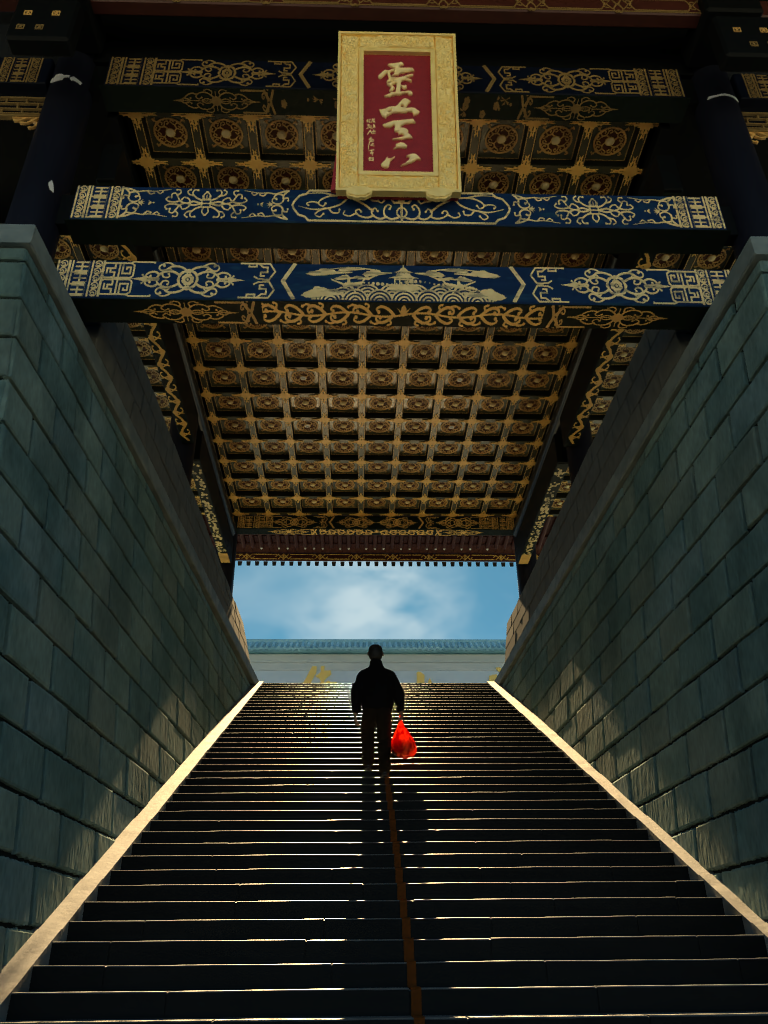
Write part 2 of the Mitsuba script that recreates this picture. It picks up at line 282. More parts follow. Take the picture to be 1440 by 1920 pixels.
def meander():
    g = [line([(0, 2), (0, 30), (-26, 30), (-30, 26), (-30, 6), (-24, 2), (-8, 2), (-8, 12), (-16, 12), (-16, 20)], 3.2), line([(-8, 28), (-8, 20), (-22, 20), (-22, 9)], 3.2),
         line([(-4, 1.6), (22, 1.6), (26, 6), (26, 26), (20, 30), (2, 30)], 3.2), line([(6, 30), (6, 10), (20, 10), (20, 22), (13, 22), (13, 17)], 3.2), line([(18, 30), (24, 33), (62, 33), (62, 30)], 3)]
    return U([sym(U(g), x=False), line([(-10, 0), (14, 0)], 5)])
def bracket_meander():
    g = [line([(22, 33), (-4, 33), (-14, 18), (-4, 2), (8, 2)], 3.2), line([(16, 33), (8, 26), (0, 26), (0, 16), (12, 16), (12, 9), (4, 9)], 3.2), line([(22, 33), (50, 33)], 3), line([(20, 33), (20, 27), (34, 27), (34, 32)], 3), line([(8, 3), (16, 3), (24, 8)], 3)]
    return sym(U(g), x=False)
def waves(w=165, h=34, step=44):
    dome = Polygon([(w * math.sin(t), -36 + h * math.cos(t * .5 * math.pi / 1.5708) ) for t in np.linspace(-1.5708, 1.5708, 30)])
    out, mask = [], None
    for row in (0, 1):
        for cx in np.arange(-6, 7) * step + (step / 2 if row else 0):
            y0 = -36 + (8 if row else -2)
            rings = U([dot(cx, y0, r).difference(dot(cx, y0, r - 3.2)) for r in (25, 18.5, 12, 5.5)])
            if row == 1: rings = rings.difference(U([dot(x, -38, 25.5) for x in np.arange(-6, 7) * step]))
            out.append(rings)
    crest = U([dot(165 * math.sin(t), -36 + 36 * math.cos(t) + 3 * math.sin(9 * t), 2.4 + 1.1 * math.sin(17 * t)) for t in np.linspace(-1.5, 1.5, 58)])
    return U([U(out).intersection(dome), crest.intersection(shapely.box(-200, -36, 200, 40))])
def cloud(s=1.0):
    return affinity.scale(U([dot(0, 0, 17, 6.5), dot(14, 4, 13, 5.5), dot(-13, -2, 13, 5), dot(4, 6, 9, 5), Polygon([(20, 4), (60, 3), (60, 1), (16, -4)]), Polygon([(-20, 0), (-30, -3), (-18, -6)])]), s, s, origin=(0, 0))
def crane():
    return U([Polygon([(0, 0), (6, 5), (14, 7), (20, 3), (30, -16), (27, -16), (16, -4), (6, -5)]), Polygon([(5, 3), (-14, 10), (-24, 14), (-22, 10), (-10, 5), (2, -1)]), Polygon([(10, 5), (12, 18), (16, 20), (17, 12), (18, 4)]), line([(15, 17), (12, 22), (6, 23)], 2), Polygon([(18, 4), (40, 8), (50, 6), (40, 3), (46, 0), (34, 0), (40, -4), (22, -2)])])
def pagoda():
    g = [Polygon([(-1.2, 38), (0, 44), (1.2, 38), (2, 32), (-2, 32)]), Polygon([(-22, 22), (-10, 26), (-4, 33), (4, 33), (10, 26), (22, 22)]), Polygon([(-34, 8), (-18, 13), (-14, 20), (14, 20), (18, 13), (34, 8)])]
    g += [line([(x, -8), (x, 8)], 3) for x in (-20, -9, 9, 20)] + [line([(-24, -8), (24, -8)], 3), line([(-20, 5), (20, 5)], 3), line([(-16, 20), (-16, 22)], 2), line([(-6, 20), (-6, 24)], 2), line([(6, 20), (6, 24)], 2)]
    return U(g + [dot(0, -16, 38, 7.5)])
def clip(g, x0, x1, h):
    return g.intersection(shapely.box(x0, -h, x1, h))
def lower_face(half=680, h=35):
    """Half the pattern is drawn on the +u side and mirrored; u in picture units from the middle of the beam, 184 to the metre."""
    q = [at(end_band(h), 586, 0, -1, 1), at(meander(), 515, 0, -1, 1), at(scroll_flower(), 390, 0, .95, 1), at(bracket_meander(), 248, 0), line([(198, 35), (219, 0), (198, -35)], 7)]
    g = sym(U(q), y=False)
    mid = [waves(), at(pagoda(), 0, 2, .82)]
    cl = [at(cloud(), 150, 17, -.95, .85), at(cloud(), 58, 17, -.62, .8), at(cloud(), 104, 24, -.55, .5), at(cloud(), 160, -23, -.85, 1.25), at(cloud(), 112, 7, -.5, .55), at(cloud(), 138, -25, -.5, .45), at(crane(), 112, -6, -.85, .85), at(crane(), 60, 7, .62, .62), ribbon([(52, 24), (90, 28), (130, 25), (172, 18)], 2.2, 1.4, 0)]
    return clip(U([g, sym(U(cl), y=False)] + mid), -half, half, h)
def upper_face(half=680, h=35):
    frame = Polygon([(0, 33), (185, 33), (192, 25), (205, 21), (215, 8), (218, 0), (215, -8), (205, -21), (192, -25), (185, -33), (0, -33)])
    out = frame.buffer(2).difference(frame.buffer(-2.2)).intersection(shapely.box(.5, -40, 300, 40))
    sc = [ribbon([(8, -24), (22, -27), (34, -19), (35, -6), (28, 4), (21, 1), (24, -5)], 4.4, 2.6), ribbon([(30, -22), (44, -27), (57, -20), (60, -10), (53, -4), (48, -10)], 4, 2.4), ribbon([(56, -20), (70, -25), (86, -20), (92, -11), (85, -7), (81, -12)], 4, 2.4),
          ribbon([(58, -10), (78, 6), (106, 19), (138, 22), (160, 14), (166, 4), (157, -1), (152, 5)], 4.2, 2.6), ribbon([(132, 22), (160, 28), (200, 25)], 4, .9, 0), ribbon([(150, -6), (175, -9), (206, -2)], 4, .9, 0), ribbon([(108, 18), (120, 5), (140, -4), (160, -9), (172, -19), (163, -25), (156, -18)], 4, 2.4),
          ribbon([(14, 8), (24, 20), (40, 22), (47, 14), (40, 8), (35, 13)], 4, 2.4), ribbon([(146, -5), (138, -15), (126, -15), (124, -8)], 3.6, 2.2), ribbon([(48, 12), (60, 14), (66, 22), (60, 26)], 3.6, 2.2), ribbon([(3, -24), (10, -14), (6, -4), (0, -2)], 3.8, 2.4), ribbon([(92, -16), (104, -22), (116, -18), (114, -12)], 3.4, 2), ribbon([(168, 6), (180, 8), (190, 4), (186, 0)], 3.4, 2)]
    q = [at(U([out, U(sc)]), 0, 0, .93, 1), at(end_band(h), 561, 0, -1, 1), at(half_sprig(), 516, 0, -.98, 1), at(sprig_flower(), 362, 0, .98, 1), at(half_sprig(), 210, 0, .95, 1)]
    return clip(U([sym(U(q), y=False), dot(0, 16, 7), line([(-16, 9), (16, 9)], 4)]), -half, half, h)
def third_face(half=680, h=36):
    q = [at(end_band(h), 501, 0, -1, 1), at(meander(), 432, 0, -.95, 1), at(scroll_flower(), 322, 0, .85, 1), at(bracket_meander(), 205, 0, .85, 1), line([(166, 35), (184, 0), (166, -35)], 7), at(scroll_flower(), 80, 0, .75, 1.0)]
    return clip(sym(U(q), y=False), -half, half, h)
def vine(half=260, h=17):
    g = [ribbon([(x, 3 * math.sin(x / 22.0)) for x in range(-half, half + 1, 10)], 2.8, 2.8, 0, 3)]
    for i, x in enumerate(np.arange(18, half - 20, 42)):
        s = 1 if i % 2 else -1
        q = U([ribbon([(0, 0), (10, 8), (22, 12), (32, 8), (31, 2), (25, 4)], 5.4, 2.6), ribbon([(8, 7), (4, 13), (10, 16)], 4, 2.2), ribbon([(2, -2), (12, -9), (24, -12), (32, -8), (28, -4)], 5, 2.4), ribbon([(24, 11), (34, 14), (42, 11)], 4, 2)])
        g.append(sym(at(q, x, 0, 1, s), y=False))
    g += [dot(0, 6, 5, 8), Polygon([(-12, 10), (-4, 0), (4, 0), (12, 10), (4, 5), (0, 12), (-4, 5)])]
    return clip(U(g), -half, half, h)
def soffit_side(h=17):
    q = [at(thin_flower(), 400, 0, 1.0, .52)]
    br = U([curl(0, 3, 40, 34, 2, 13, 4, 2), line([(6, 15), (60, 15)], 2.4), curl(2, 12, 20, 22, -4, -18, 3, 2), line([(-12, 17), (-4, 0)], 5), line([(2, -13), (2, 13)], 2.4), line([(-5, 1), (8, 15)], 2.4)])
    return [clip(U(q), -680, 680, h), clip(at(sym(br, x=False), 285, 0), -680, 680, h)]
def fruit_flowers(half=260, h=17):
    r = np.random.default_rng(5); g = []
    for i in range(26):
        x, y = r.uniform(-half + 8, half - 8), r.uniform(-h + 5, h - 5)
        k = i % 3
        if k == 0: g.append(U([dot(x + 4 * math.cos(t), y + 3.4 * math.sin(t), 3) for t in np.arange(5) * 1.2566]))
        elif k == 1: g.append(U([Polygon([(x, y), (x + 12 * math.cos(t) - 1.5, y + 8 * math.sin(t)), (x + 10 * math.cos(t + .35), y + 6 * math.sin(t + .35))]) for t in r.uniform(0, 6.28, 5)]))
        else: g.append(dot(x, y, 2.4))
    return clip(U(g), -half, half, h)
def medallion():
    """Radius 1."""
    g = [dot(0, 0, 1).difference(dot(0, 0, .89)), dot(0, 0, .30).difference(dot(0, 0, .24))]
    for k in range(4):
        q = U([ribbon([(.26, .1), (.40, .30), (.36, .52), (.52, .66), (.70, .54), (.66, .38), (.55, .42)], .075, .05), ribbon([(.38, .34), (.54, .26), (.70, .22), (.78, .08), (.66, .0), (.58, .10)], .065, .045), ribbon([(.37, .50), (.22, .62), (.10, .74), (.20, .84), (.30, .76)], .065, .045), dot(.80, .30, .05)])
        g.append(affinity.rotate(q, 90 * k, origin=(0, 0)))
    return U(g).intersection(dot(0, 0, 1))
def corner_scroll():
    q = U([curl(0, 0, 45, .5, -100, -620, .075, .045, 14), curl(.03, .0, 10, .42, 60, 700, .07, .045, 14)])
    return U([q, affinity.scale(affinity.rotate(q, -90, origin=(0, 0)), -1, 1, origin=(0, 0)), dot(.1, .1, .08)])
def rib_flower():
    """Four pointed petals along the ribs, reach 1."""
    a = U([Polygon([(.05, -.09), (.20, -.24), (.36, -.22), (.34, -.12), (.54, -.16), (.58, -.07), (.99, -.085), (.80, -.02), (.80, .02), (.99, .085), (.58, .07), (.54, .16), (.34, .12), (.36, .22), (.20, .24), (.05, .09)]).difference(dot(.42, 0, .16, .035)).difference(dot(.68, 0, .1, .025))])
    return U([affinity.rotate(a, 90 * k, origin=(0, 0)) for k in range(4)] + [dot(0, 0, .2).difference(dot(0, 0, .13)), dot(0, 0, .08)])
def lintel_scroll(L, w):
    """A wandering ribbon of cloud scrolls on a side lintel, L long along u, w wide."""
    g, x, s = [], .15, 1
    while x < L - .2:
        a = w * .3
        g.append(ribbon([(x, -s * a), (x + .10, -s * a * .8), (x + .2, s * a * .2), (x + .34, s * a)], w * .24, w * .2)); g.append(dot(x + .34, s * a * .85, w * .3, w * .22)); g.append(dot(x + .06, -s * a * .8, w * .24, w * .18))
        g.append(curl(x + .3, s * a * .8, -60 * s, .3, -60 * s, -700 * s, w * .17, w * .09, 12)); g.append(curl(x + .1, -s * a * .6, 120 * s, .24, 80 * s, 700 * s, w * .15, w * .08, 12))
        x += .3; s = -s
    return U(g).intersection(shapely.box(.02, -w * .48, L - .02, w * .48))
def blossom_scatter(L, w, seed=3):
    r = np.random.default_rng(seed)
    return U([at(U([dot(.022 * math.cos(t), .018 * math.sin(t), .017) for t in np.arange(5) * 1.2566]), r.uniform(.05, L - .05), r.uniform(-w * .42, w * .42), r.uniform(.55, .95)) for _ in range(int(L * 40))]).intersection(shapely.box(0, -w / 2, L, w / 2))
LING = [[(-.108, 1.724),(-.09, 1.737),(-.001, 1.75),(.048, 1.769),(.06, 1.758),(.077, 1.732),(.065, 1.724),(.038, 1.716),(.026, 1.697),(.018, 1.691),(.038, 1.683),(.161, 1.686),(.176, 1.681),(.195, 1.647),(.176, 1.643),(.149, 1.643),(.136, 1.629),(.087, 1.627),(.077, 1.613),(.052, 1.615),(.038, 1.61),(.023, 1.6),(.018, 1.581),(-.007, 1.581),(-.041, 1.573),(-.07, 1.566),(-.041, 1.592),(-.029, 1.63),(-.021, 1.667),(-.041, 1.679),(-.071, 1.7)], [(-.119, 1.453),(-.061, 1.48),(.008, 1.5),(.003, 1.473),(-.041, 1.456),(-.058, 1.443),(-.046, 1.425),(-.022, 1.401),(-.041, 1.382),(-.061, 1.347),(-.095, 1.365),(-.065, 1.412)], [(.03, 1.449),(.071, 1.435),(.091, 1.448),(.106, 1.439),(.096, 1.423),(.11, 1.405),(.096, 1.399),(.069, 1.392),(.042, 1.425)], [(-.15, 1.289),(-.124, 1.3),(-.065, 1.338),(-.012, 1.349),(.056, 1.355),(.105, 1.362),(.147, 1.367),(.168, 1.34),(.163, 1.312),(.129, 1.308),(.115, 1.335),(.081, 1.334),(.027, 1.311),(-.022, 1.309),(-.061, 1.296),(-.09, 1.279),(-.114, 1.282),(-.124, 1.275)]]
LING_LINES = [([(-.191, 1.555),(-.129, 1.626)], .046),([(-.12, 1.623),(-.046, 1.648),(-.021, 1.655)], .026),([(-.095, 1.627),(-.09, 1.578),(-.08, 1.547)], .03),([(-.102, 1.494),(-.07, 1.529),(-.021, 1.53),(.018, 1.532),(.072, 1.552),(.136, 1.579),(.165, 1.587)], .028),([(-.107, 1.487),(-.061, 1.497),(.008, 1.505),(.067, 1.527),(.096, 1.531),(.15, 1.509)], .026),([(.02, 1.501),(.014, 1.433),(.005, 1.35)], .05)]
SHAN = [(-.201, 1.106),(-.172, 1.101),(-.138, 1.111),(-.09, 1.143),(-.022, 1.148),(.007, 1.176),(.041, 1.232),(.071, 1.26),(.105, 1.255),(.146, 1.223),(.133, 1.205),(.121, 1.198),(.104, 1.162),(.085, 1.125),(.128, 1.132),(.152, 1.139),(.191, 1.128),(.241, 1.082),(.224, 1.057),(.176, 1.029),(.159, 1.082),(.113, 1.083),(.075, 1.064),(.007, 1.068),(-.06, 1.057),(-.118, 1.016),(-.13, .986),(-.171, 1.02)]
SHAN_HOLES = [[(.034, 1.159),(.051, 1.173),(.07, 1.153),(.06, 1.135),(.039, 1.138)], [(-.109, 1.073),(-.065, 1.102),(-.068, 1.08),(-.089, 1.068)]]
TIAN = [(-.166, .899),(-.06, .95),(.049, .966),(.174, .984),(.177, .962),(.199, .935),(.138, .929),(.074, .915),(.032, .886),(.029, .862),(.074, .86),(.106, .841),(.115, .817),(.099, .801),(.137, .767),(.162, .729),(.111, .727),(.048, .71),(-.054, .706),(-.06, .714),(.048, .741),(.07, .753),(.064, .769),(.042, .784),(.0, .767),(.01, .806),(-.041, .813),(-.041, .836),(-.028, .884),(-.041, .899),(-.086, .866),(-.124, .865),(-.153, .884)]
LIU = [[(-.06, .578),(-.016, .614),(-.026, .641),(.028, .67),(.066, .659),(.101, .626),(.092, .602),(.041, .6),(-.01, .599)], [(-.186, .374),(-.142, .429),(-.114, .484),(-.108, .457),(-.079, .454),(-.029, .49),(-.041, .467),(-.079, .431),(-.098, .354),(-.117, .335),(-.157, .337),(-.18, .363)], [(.085, .49),(.123, .514),(.173, .527),(.211, .501),(.245, .452),(.198, .447),(.16, .419),(.103, .391),(.015, .358),(.084, .409),(.116, .445),(.126, .48)]]
NOTE = [[(-.274, .987),(-.281, .942)], [(-.266, .982),(-.277, .969)], [(-.252, .99),(-.263, .943)], [(-.265, .957),(-.245, .943)], [(-.261, .913),(-.259, .869)], [(-.253, .908),(-.247, .874)], [(-.263, .839),(-.268, .79)], [(-.276, .819),(-.244, .822)], [(-.268, .794),(-.244, .795)], [(-.337, .965),(-.321, .946)], [(-.326, .975),(-.331, .94)], [(-.313, .971),(-.298, .981)], [(-.309, .961),(-.311, .941),(-.295, .944)], [(-.329, .906),(-.309, .911)], [(-.321, .891),(-.281, .888)], [(-.309, .911),(-.313, .887)], [(-.301, .867),(-.275, .863)], [(-.336, .856),(-.305, .872)], [(-.296, .838),(-.328, .778)], [(-.292, .823),(-.28, .794)], [(-.312, .808),(-.296, .818)], [(-.288, .742),(-.311, .71)], [(-.299, .725),(-.26, .707)], [(-.295, .71),(-.307, .661),(-.318, .627),(-.316, .584)], [(-.279, .716),(-.287, .681)], [(-.264, .711),(-.267, .687)], [(-.299, .686),(-.267, .689)], [(-.271, .663),(-.291, .633),(-.255, .629)], [(-.279, .648),(-.259, .656)], [(-.31, .56),(-.278, .575),(-.255, .576)], [(-.274, .575),(-.294, .526)], [(-.282, .56),(-.274, .508)], [(-.266, .542),(-.278, .522)]]
SEAL = [(-.313, .48),(-.26, .431)]
# ---------------------------------------------------------------- the ground
GROUND = -1.656
tag(put("ground", box(-400, 400, -400, 500, GROUND - .5, GROUND), "ground_stone"), "dark paved square at the foot of the stairs", kind="structure")
DECK = 5.57                                        # the upper terrace that the stairs climb to
W0 = 5.06                                          # its front face
tag(put("terrace", cat([box(-60, -3.5, W0 + .6, 120, GROUND, DECK), box(4.2, 60, W0 + .6, 120, GROUND, DECK), box(-3.5, 4.2, 17.9, 120, GROUND, DECK)]), "terrace_stone"), "upper stone terrace behind the top of the stairs", kind="structure")

# ---------------------------------------------------------------- the stairs
TREAD, RISE = .30, .14448
Y0, Z0 = 5.481, -.2115                             # the nosing of step 0
SX0, SX1 = -2.09, 2.86
st = thing("staircase", "wide dark stone staircase climbing straight up between the two stone walls", "staircase")
def step_mesh(n):
    y, z = Y0 + n * TREAD, Z0 + n * RISE
    r = np.random.default_rng(900 + n); calm = min(1, max(.12, 1.15 - n / 26))      # the upper steps are the less worn
    cuts = np.cumsum(np.concatenate([[SX0 + r.uniform(.3, 1.2)], r.uniform(.95, 1.5, 5)])); cuts = cuts[cuts < SX1 - .2]      # joints between the slabs of a step
    xs = np.unique(np.concatenate([np.linspace(SX0, SX1, 150), cuts - .006, cuts - .005, cuts + .005, cuts + .006])); k = len(xs)
    notch = np.array([np.abs(cuts - x).min() < .0055 if len(cuts) else False for x in xs])
    drop = np.interp(xs, np.concatenate([[SX0], cuts, [SX1]]), np.zeros(len(cuts) + 2)) + np.array([r.normal(0, .0012 * calm) for _ in range(len(cuts) + 1)])[np.searchsorted(cuts, xs)]
    rad = .0125 + .005 * calm * (meshkit.fbm(np.stack([xs * 5, 0 * xs + n * 3.3, 0 * xs], -1), 4, 3) - .5) * 2
    chip = np.maximum(0, meshkit.noise(np.stack([xs * 9, 0 * xs + n * 5.7, 0 * xs], -1), 8) - .90) * .09 * calm
    rad = np.clip(rad + chip, .006, .04)
    sag = .010 * calm * (meshkit.fbm(np.stack([xs * .9, 0 * xs + n * 7.1, 0 * xs], -1), 3, 5) - .5)
    loop = [(0, -RISE + .0), (0, -.5)] + [("a", t) for t in np.linspace(0, 90, 6)] + [(.16, 0), (TREAD + .03, 0), (TREAD + .03, -RISE)]
    v = []
    for i, x in enumerate(xs):
        R_ = rad[i]; dn = .007 * calm * notch[i]
        for q in loop:
            if q[0] == "a":
                t = math.radians(q[1]); py, pz = R_ * (1 - math.cos(t)), -R_ + R_ * math.sin(t)
            elif q == (0, -.5): py, pz = 0, -.06
            else: py, pz = q
            top = 1.0 if pz > -.08 else 0
            v.append((x, y + py + dn * (py < .15), z + pz + (sag[i] + drop[i]) * top - dn * top))
    m = len(loop); i, j = np.meshgrid(np.arange(k - 1), np.arange(m), indexing="ij"); j2 = (j + 1) % m
    q = np.stack([i * m + j, i * m + j2, (i + 1) * m + j2, (i + 1) * m + j], -1).reshape(-1, 4)
    f = np.vstack([q[:, [0, 2, 1]], q[:, [0, 3, 2]]])
    caps = [[0, a, a + 1] for a in range(1, m - 1)] + [[(k - 1) * m, (k - 1) * m + a + 1, (k - 1) * m + a] for a in range(1, m - 1)]
    return trimesh.Trimesh(np.array(v), np.vstack([f, caps]), process=False)
STRIPE = (.328, .391)
for n in range(-9, 41):
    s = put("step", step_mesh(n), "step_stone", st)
    y, z = Y0 + n * TREAD, Z0 + n * RISE
    e = .006
    prof = [(y - e, z - RISE + .004), (y - e, z - .022)] + [(y - e + (.021 + e) * (1 - math.cos(t)), z - .021 + (.021 + e) * math.sin(t)) for t in np.linspace(.2, 1.57, 6)] + [(y + TREAD - e - .001, z + e)]
    prof += [(y + TREAD - e - .001, z - .01), (y + .03, z - .02), (y + .02, z - RISE + .004)]
    put("stripe", prism_x(prof, STRIPE[0] + .004 * math.sin(n * 1.7), STRIPE[1] + .005 * math.sin(n * 2.3)), "stripe_paint", s)
    if n == -9: labels[st + "__step__stripe"] = {"label": "worn orange line painted down the middle of the stairs"}
# sloping slabs along both sides
slope = RISE / TREAD
def ramp_z(y): return Z0 + (y - Y0) * slope + .010
joints = [2.6, 3.9, 5.2, 6.54, 7.37, 8.81, 10.34, 11.6, 12.8, 14.1, 15.6, 16.9, 17.62]
for side, (xa, xb) in enumerate(((-2.42, -2.068), (2.842, 3.22))):
    for a, b in zip(joints[:-1], joints[1:]):
        xo0, xo1 = xa, xb
        m = prism_x([(a + .009, ramp_z(a) - .2), (b - .009, ramp_z(b) - .2), (b - .009, ramp_z(b)), (a + .009, ramp_z(a))], xo0, xo1)
        m = m.subdivide().subdivide().subdivide()
        v = np.array(m.vertices); inner = (np.abs(v[:, 0] - (xb if side == 0 else xa)) < .02) 
        nz = meshkit.fbm(v * 6, 3, 2) - .5
        v[:, 2] += .010 * nz; v[:, 0] += .012 * (meshkit.fbm(v * 4 + 5, 3, 6) - .5)
        m.vertices = v
        put("ramp_slab", m, "pale_stone", st)

# ---------------------------------------------------------------- the two battered walls of the stairwell
COP0, COP1 = 5.43, 5.65
def wall_plane(side):
    if side < 0: return lambda y, z: -2.830 + .103 * (COP0 - z) + .0450 * (y - W0)
    return lambda y, z: 3.468 - .093 * (COP0 - z) - .0310 * (y - W0)
def block(P, u0, u1, v0, v1, out, rng, nu=4, nv=3, bev=.018, gap=.017, rough=.0014, deep=.06, edge=.010, hewn=0.0):
    """One stone: P(u, v) gives its place on the wall face, out the way it faces; ragged edges, a face a little proud, sides going back to the joint."""
    us, vs = [np.concatenate([[a + g], np.linspace(a + g + bev, b - g - bev, k - 1), [b - g]]) for a, b, k, g in ((u0, u1, nu, gap * 1.5), (v0, v1, nv, gap))]
    pts = np.zeros((nu + 1, nv + 1, 3)); prd = rng.uniform(-.004, .010)
    for i in range(nu + 1):
        for j in range(nv + 1):
            u, v = us[i], vs[j]; rim = i in (0, nu) or j in (0, nv)
            if rim: u += rng.normal(0, edge * .45) * (i in (0, nu)); v += rng.normal(0, edge * .45) * (j in (0, nv))
            if hewn and not rim:
                q = np.array([[u * 30 + v * 6, v * 9, 3.0], [u * 12, v * 7, 9.0]]); prd_ = hewn * (meshkit.fbm(q, 3, 5) - .5).sum()
            else: prd_ = 0
            pts[i, j] = np.asarray(P(u, v)) + out * (prd_ + prd + rng.normal(0, rough) - (.010 if rim else 0))
    ring = [(i, 0) for i in range(nu)] + [(nu, j) for j in range(nv)] + [(i, nv) for i in range(nu, 0, -1)] + [(0, j) for j in range(nv, 0, -1)]
    idx = lambda i, j: i * (nv + 1) + j
    V = list(pts.reshape(-1, 3)); base = len(V); V += [pts[i, j] - out * deep for i, j in ring]; f = []
    for i in range(nu):
        for j in range(nv):
            a, b, c, d = idx(i, j), idx(i + 1, j), idx(i + 1, j + 1), idx(i, j + 1); f += [[a, b, c], [a, c, d]]
    for k in range(len(ring)):
        k2 = (k + 1) % len(ring); a, b = idx(*ring[k]), idx(*ring[k2]); f += [[a, base + k, base + k2], [a, base + k2, b]]
    m = trimesh.Trimesh(np.array(V), np.array(f), process=False)
    return m
def oriented(m, out):
    if (m.face_normals * m.area_faces[:, None]).sum(0) @ out < 0: m.invert()
    return m
courses = [2.375 + .4127 * k for k in range(-9, 8)] + [COP0]
for side in (-1, 1):
    X = wall_plane(side)
    w = thing("stone_wall", ("left" if side < 0 else "right") + " battered wall of grey stone blocks beside the stairs", "wall", "stone walls flanking the stairs")
    ex = unit([-side * 1.0, 0, 0]); out = unit([-side, -.05, .09])
    back = lambda y, z: X(y, z) + side * .035
    cor = []
    for y in (W0 + .05, 17.75):
        for z in (GROUND, COP0): cor += [(back(y, z), y, z), (back(y, z) + side * 1.6, y, z)]
    put("core", trimesh.convex.convex_hull(np.array(cor)), "mortar", w)
    for ci, (z0, z1) in enumerate(zip(courses[:-1], courses[1:])):
        ys = [6.007 + .829 * j + (.41 if (ci % 2 == 0) else 0) + RNG.uniform(-.04, .04) for j in range(-2, 16)]
        ys = [W0] + [y for y in ys if W0 + .22 < y < 17.4] + [17.62]
        for a, b in zip(ys[:-1], ys[1:]):
            if z1 < ramp_z(a) - .12: continue
            # where the low sun rakes the wall the tooling of each stone shows, so those stones carry it in their faces
            raked = 6.0 < b and a < 14.5 and z0 < 3.385 + .72 * (b - 10.85) + .5
            m = block(lambda u, v: (X(u, v), u, v), a, b, z0, z1, out, RNG, *((30, 8, .018, .017, .0004, .06, .010, .0022) if raked else ()))
            put("block", oriented(m, out), f"stone_{RNG.integers(NT)}", w)
        # the return at the front face of the terrace
        if z1 > .9:
            xe = [0, .62 if ci % 2 else .34, 1.35, 2.1]
            for a, b in zip(xe[:-1], xe[1:]):
                P = lambda u, v: (X(W0, v) + side * u, W0 + .02, v)
                o2 = np.array([0, -1.0, 0])
                put("block", oriented(block(P, a, b, z0, z1, o2, RNG), o2), f"stone_{RNG.integers(NT)}", w)
    # coping along the top of the wall, and across the front
    edge0, edge1 = ((-2.790, -2.160) if side < 0 else (3.425, 3.003))
    E = lambda y: edge0 + (edge1 - edge0) * (y - 5.03) / (17.66 - 5.03)
    cy = [5.03, 6.45, 8.1, 9.7, 11.3, 12.9, 14.5, 16.1, 17.66]
    for a, b in zip(cy[:-1], cy[1:]):
        p = []
        for y in (a + .004, b - .004):
            for z in (COP0 + .001, COP1):
                c = .014
                p += [(E(y) + side * c, y, z), (E(y), y, z + (c if z < 5.5 else -c)), (E(y) + side * .62, y, z)]
        put("coping_slab", trimesh.convex.convex_hull(np.array(p)), "coping_stone", w)
    put("coping_slab", box(*sorted((E(5.0) + side * .625, E(5.0) + side * 4)), 5.03, 5.75, COP0 + .001, COP1 - .002, .014), "coping_stone", w)
    put("facing", box(*sorted((edge0 + side * 2.15, edge0 + side * 12)), W0 + .01, W0 + .6, GROUND, COP0), "stone_0", w)

# ---------------------------------------------------------------- the parapets on the terrace edge
for side in (-1, 1):
    p_ = thing("parapet", ("left" if side < 0 else "right") + " low stone parapet above the stair wall, its far end sunlit", "parapet", "parapets above the stair walls")
    edge0, edge1 = ((-2.790, -2.160) if side < 0 else (3.425, 3.003))
    E = lambda y: edge0 + (edge1 - edge0) * (y - 5.03) / (17.66 - 5.03)
    top = (lambda y: -2.665 + .0235 * (y - 7.2)) if side < 0 else (lambda y: 3.33 - .0155 * (y - 7.2))
    def X2(y, z):
        f = (z - COP1) / .91
        return (E(y) + side * .012) * (1 - f) + (top(y) if side > 0 else top(y)) * f
    cor = []
    for y in (6.62, 16.44):
        for z in (COP1 - .06, 6.548):
            x = X2(y, z) + side * .11; cor += [(x, y, z), (x + side * .52, y, z)]
    put("core", trimesh.convex.convex_hull(np.array(cor)), "mortar", p_)
    out = unit([-side, -.03, .1])
    for ci, (z0, z1) in enumerate(((COP1, 5.955), (5.955, 6.26), (6.26, 6.56))):
        ys = [6.6] + [6.6 + .62 * j + (.31 if ci % 2 else 0) + RNG.uniform(-.05, .05) for j in range(1, 16)]
        ys = [y for y in ys if y < 16.15] + [16.47]
        for a, b in zip(ys[:-1], ys[1:]):
            put("block", oriented(block(lambda u, v: (X2(u, v), u, v), a, b, z0, z1, out, RNG, 3, 3, .012, .008, .0015, .16, .006), out), "parapet_stone", p_)
        o2 = np.array([0, 1.0, 0])
        put("block", oriented(block(lambda u, v: (X2(16.45, v) + side * u, 16.45, v), .0, .55, z0, z1, o2, RNG, 3, 3, .012, .008, .0014, .1), o2), "parapet_stone", p_)
# ---------------------------------------------------------------- the gate pavilion that spans the stairs
gate = thing("gate_pavilion", "dark timber gate pavilion with painted blue beams and a gilded coffered ceiling spanning the stairs", "gate")
CX = .43
H = 9.2
# columns
def column(x, y, z0, z1, r0, r1, mt="column_paint"):
    c = put("column", cyl((x, y, z0), (x, y, z1), r0, 40, r1), mt, gate, 40)
    put("plinth", cyl((x, y, DECK - .02), (x, y, z0 - .001), r0 * 1.45, 28, r0 * 1.2), "coping_stone", c, 40)
    return c
front_cols = [column(-3.44, 6.18, 5.78, 10.3, .275, .235), column(4.29, 6.18, 5.78, 10.3, .275, .235)]
for x, y in ((-3.12, 12.1), (3.92, 12.1), (-3.03, 16.85), (3.83, 16.85)): column(x, y, 5.75, 9.3, .25, .235)
for x in (-7.6, 8.4):
    for y in (6.18, 12.1, 16.85): column(x, y, 5.78, 9.6, .26, .24)
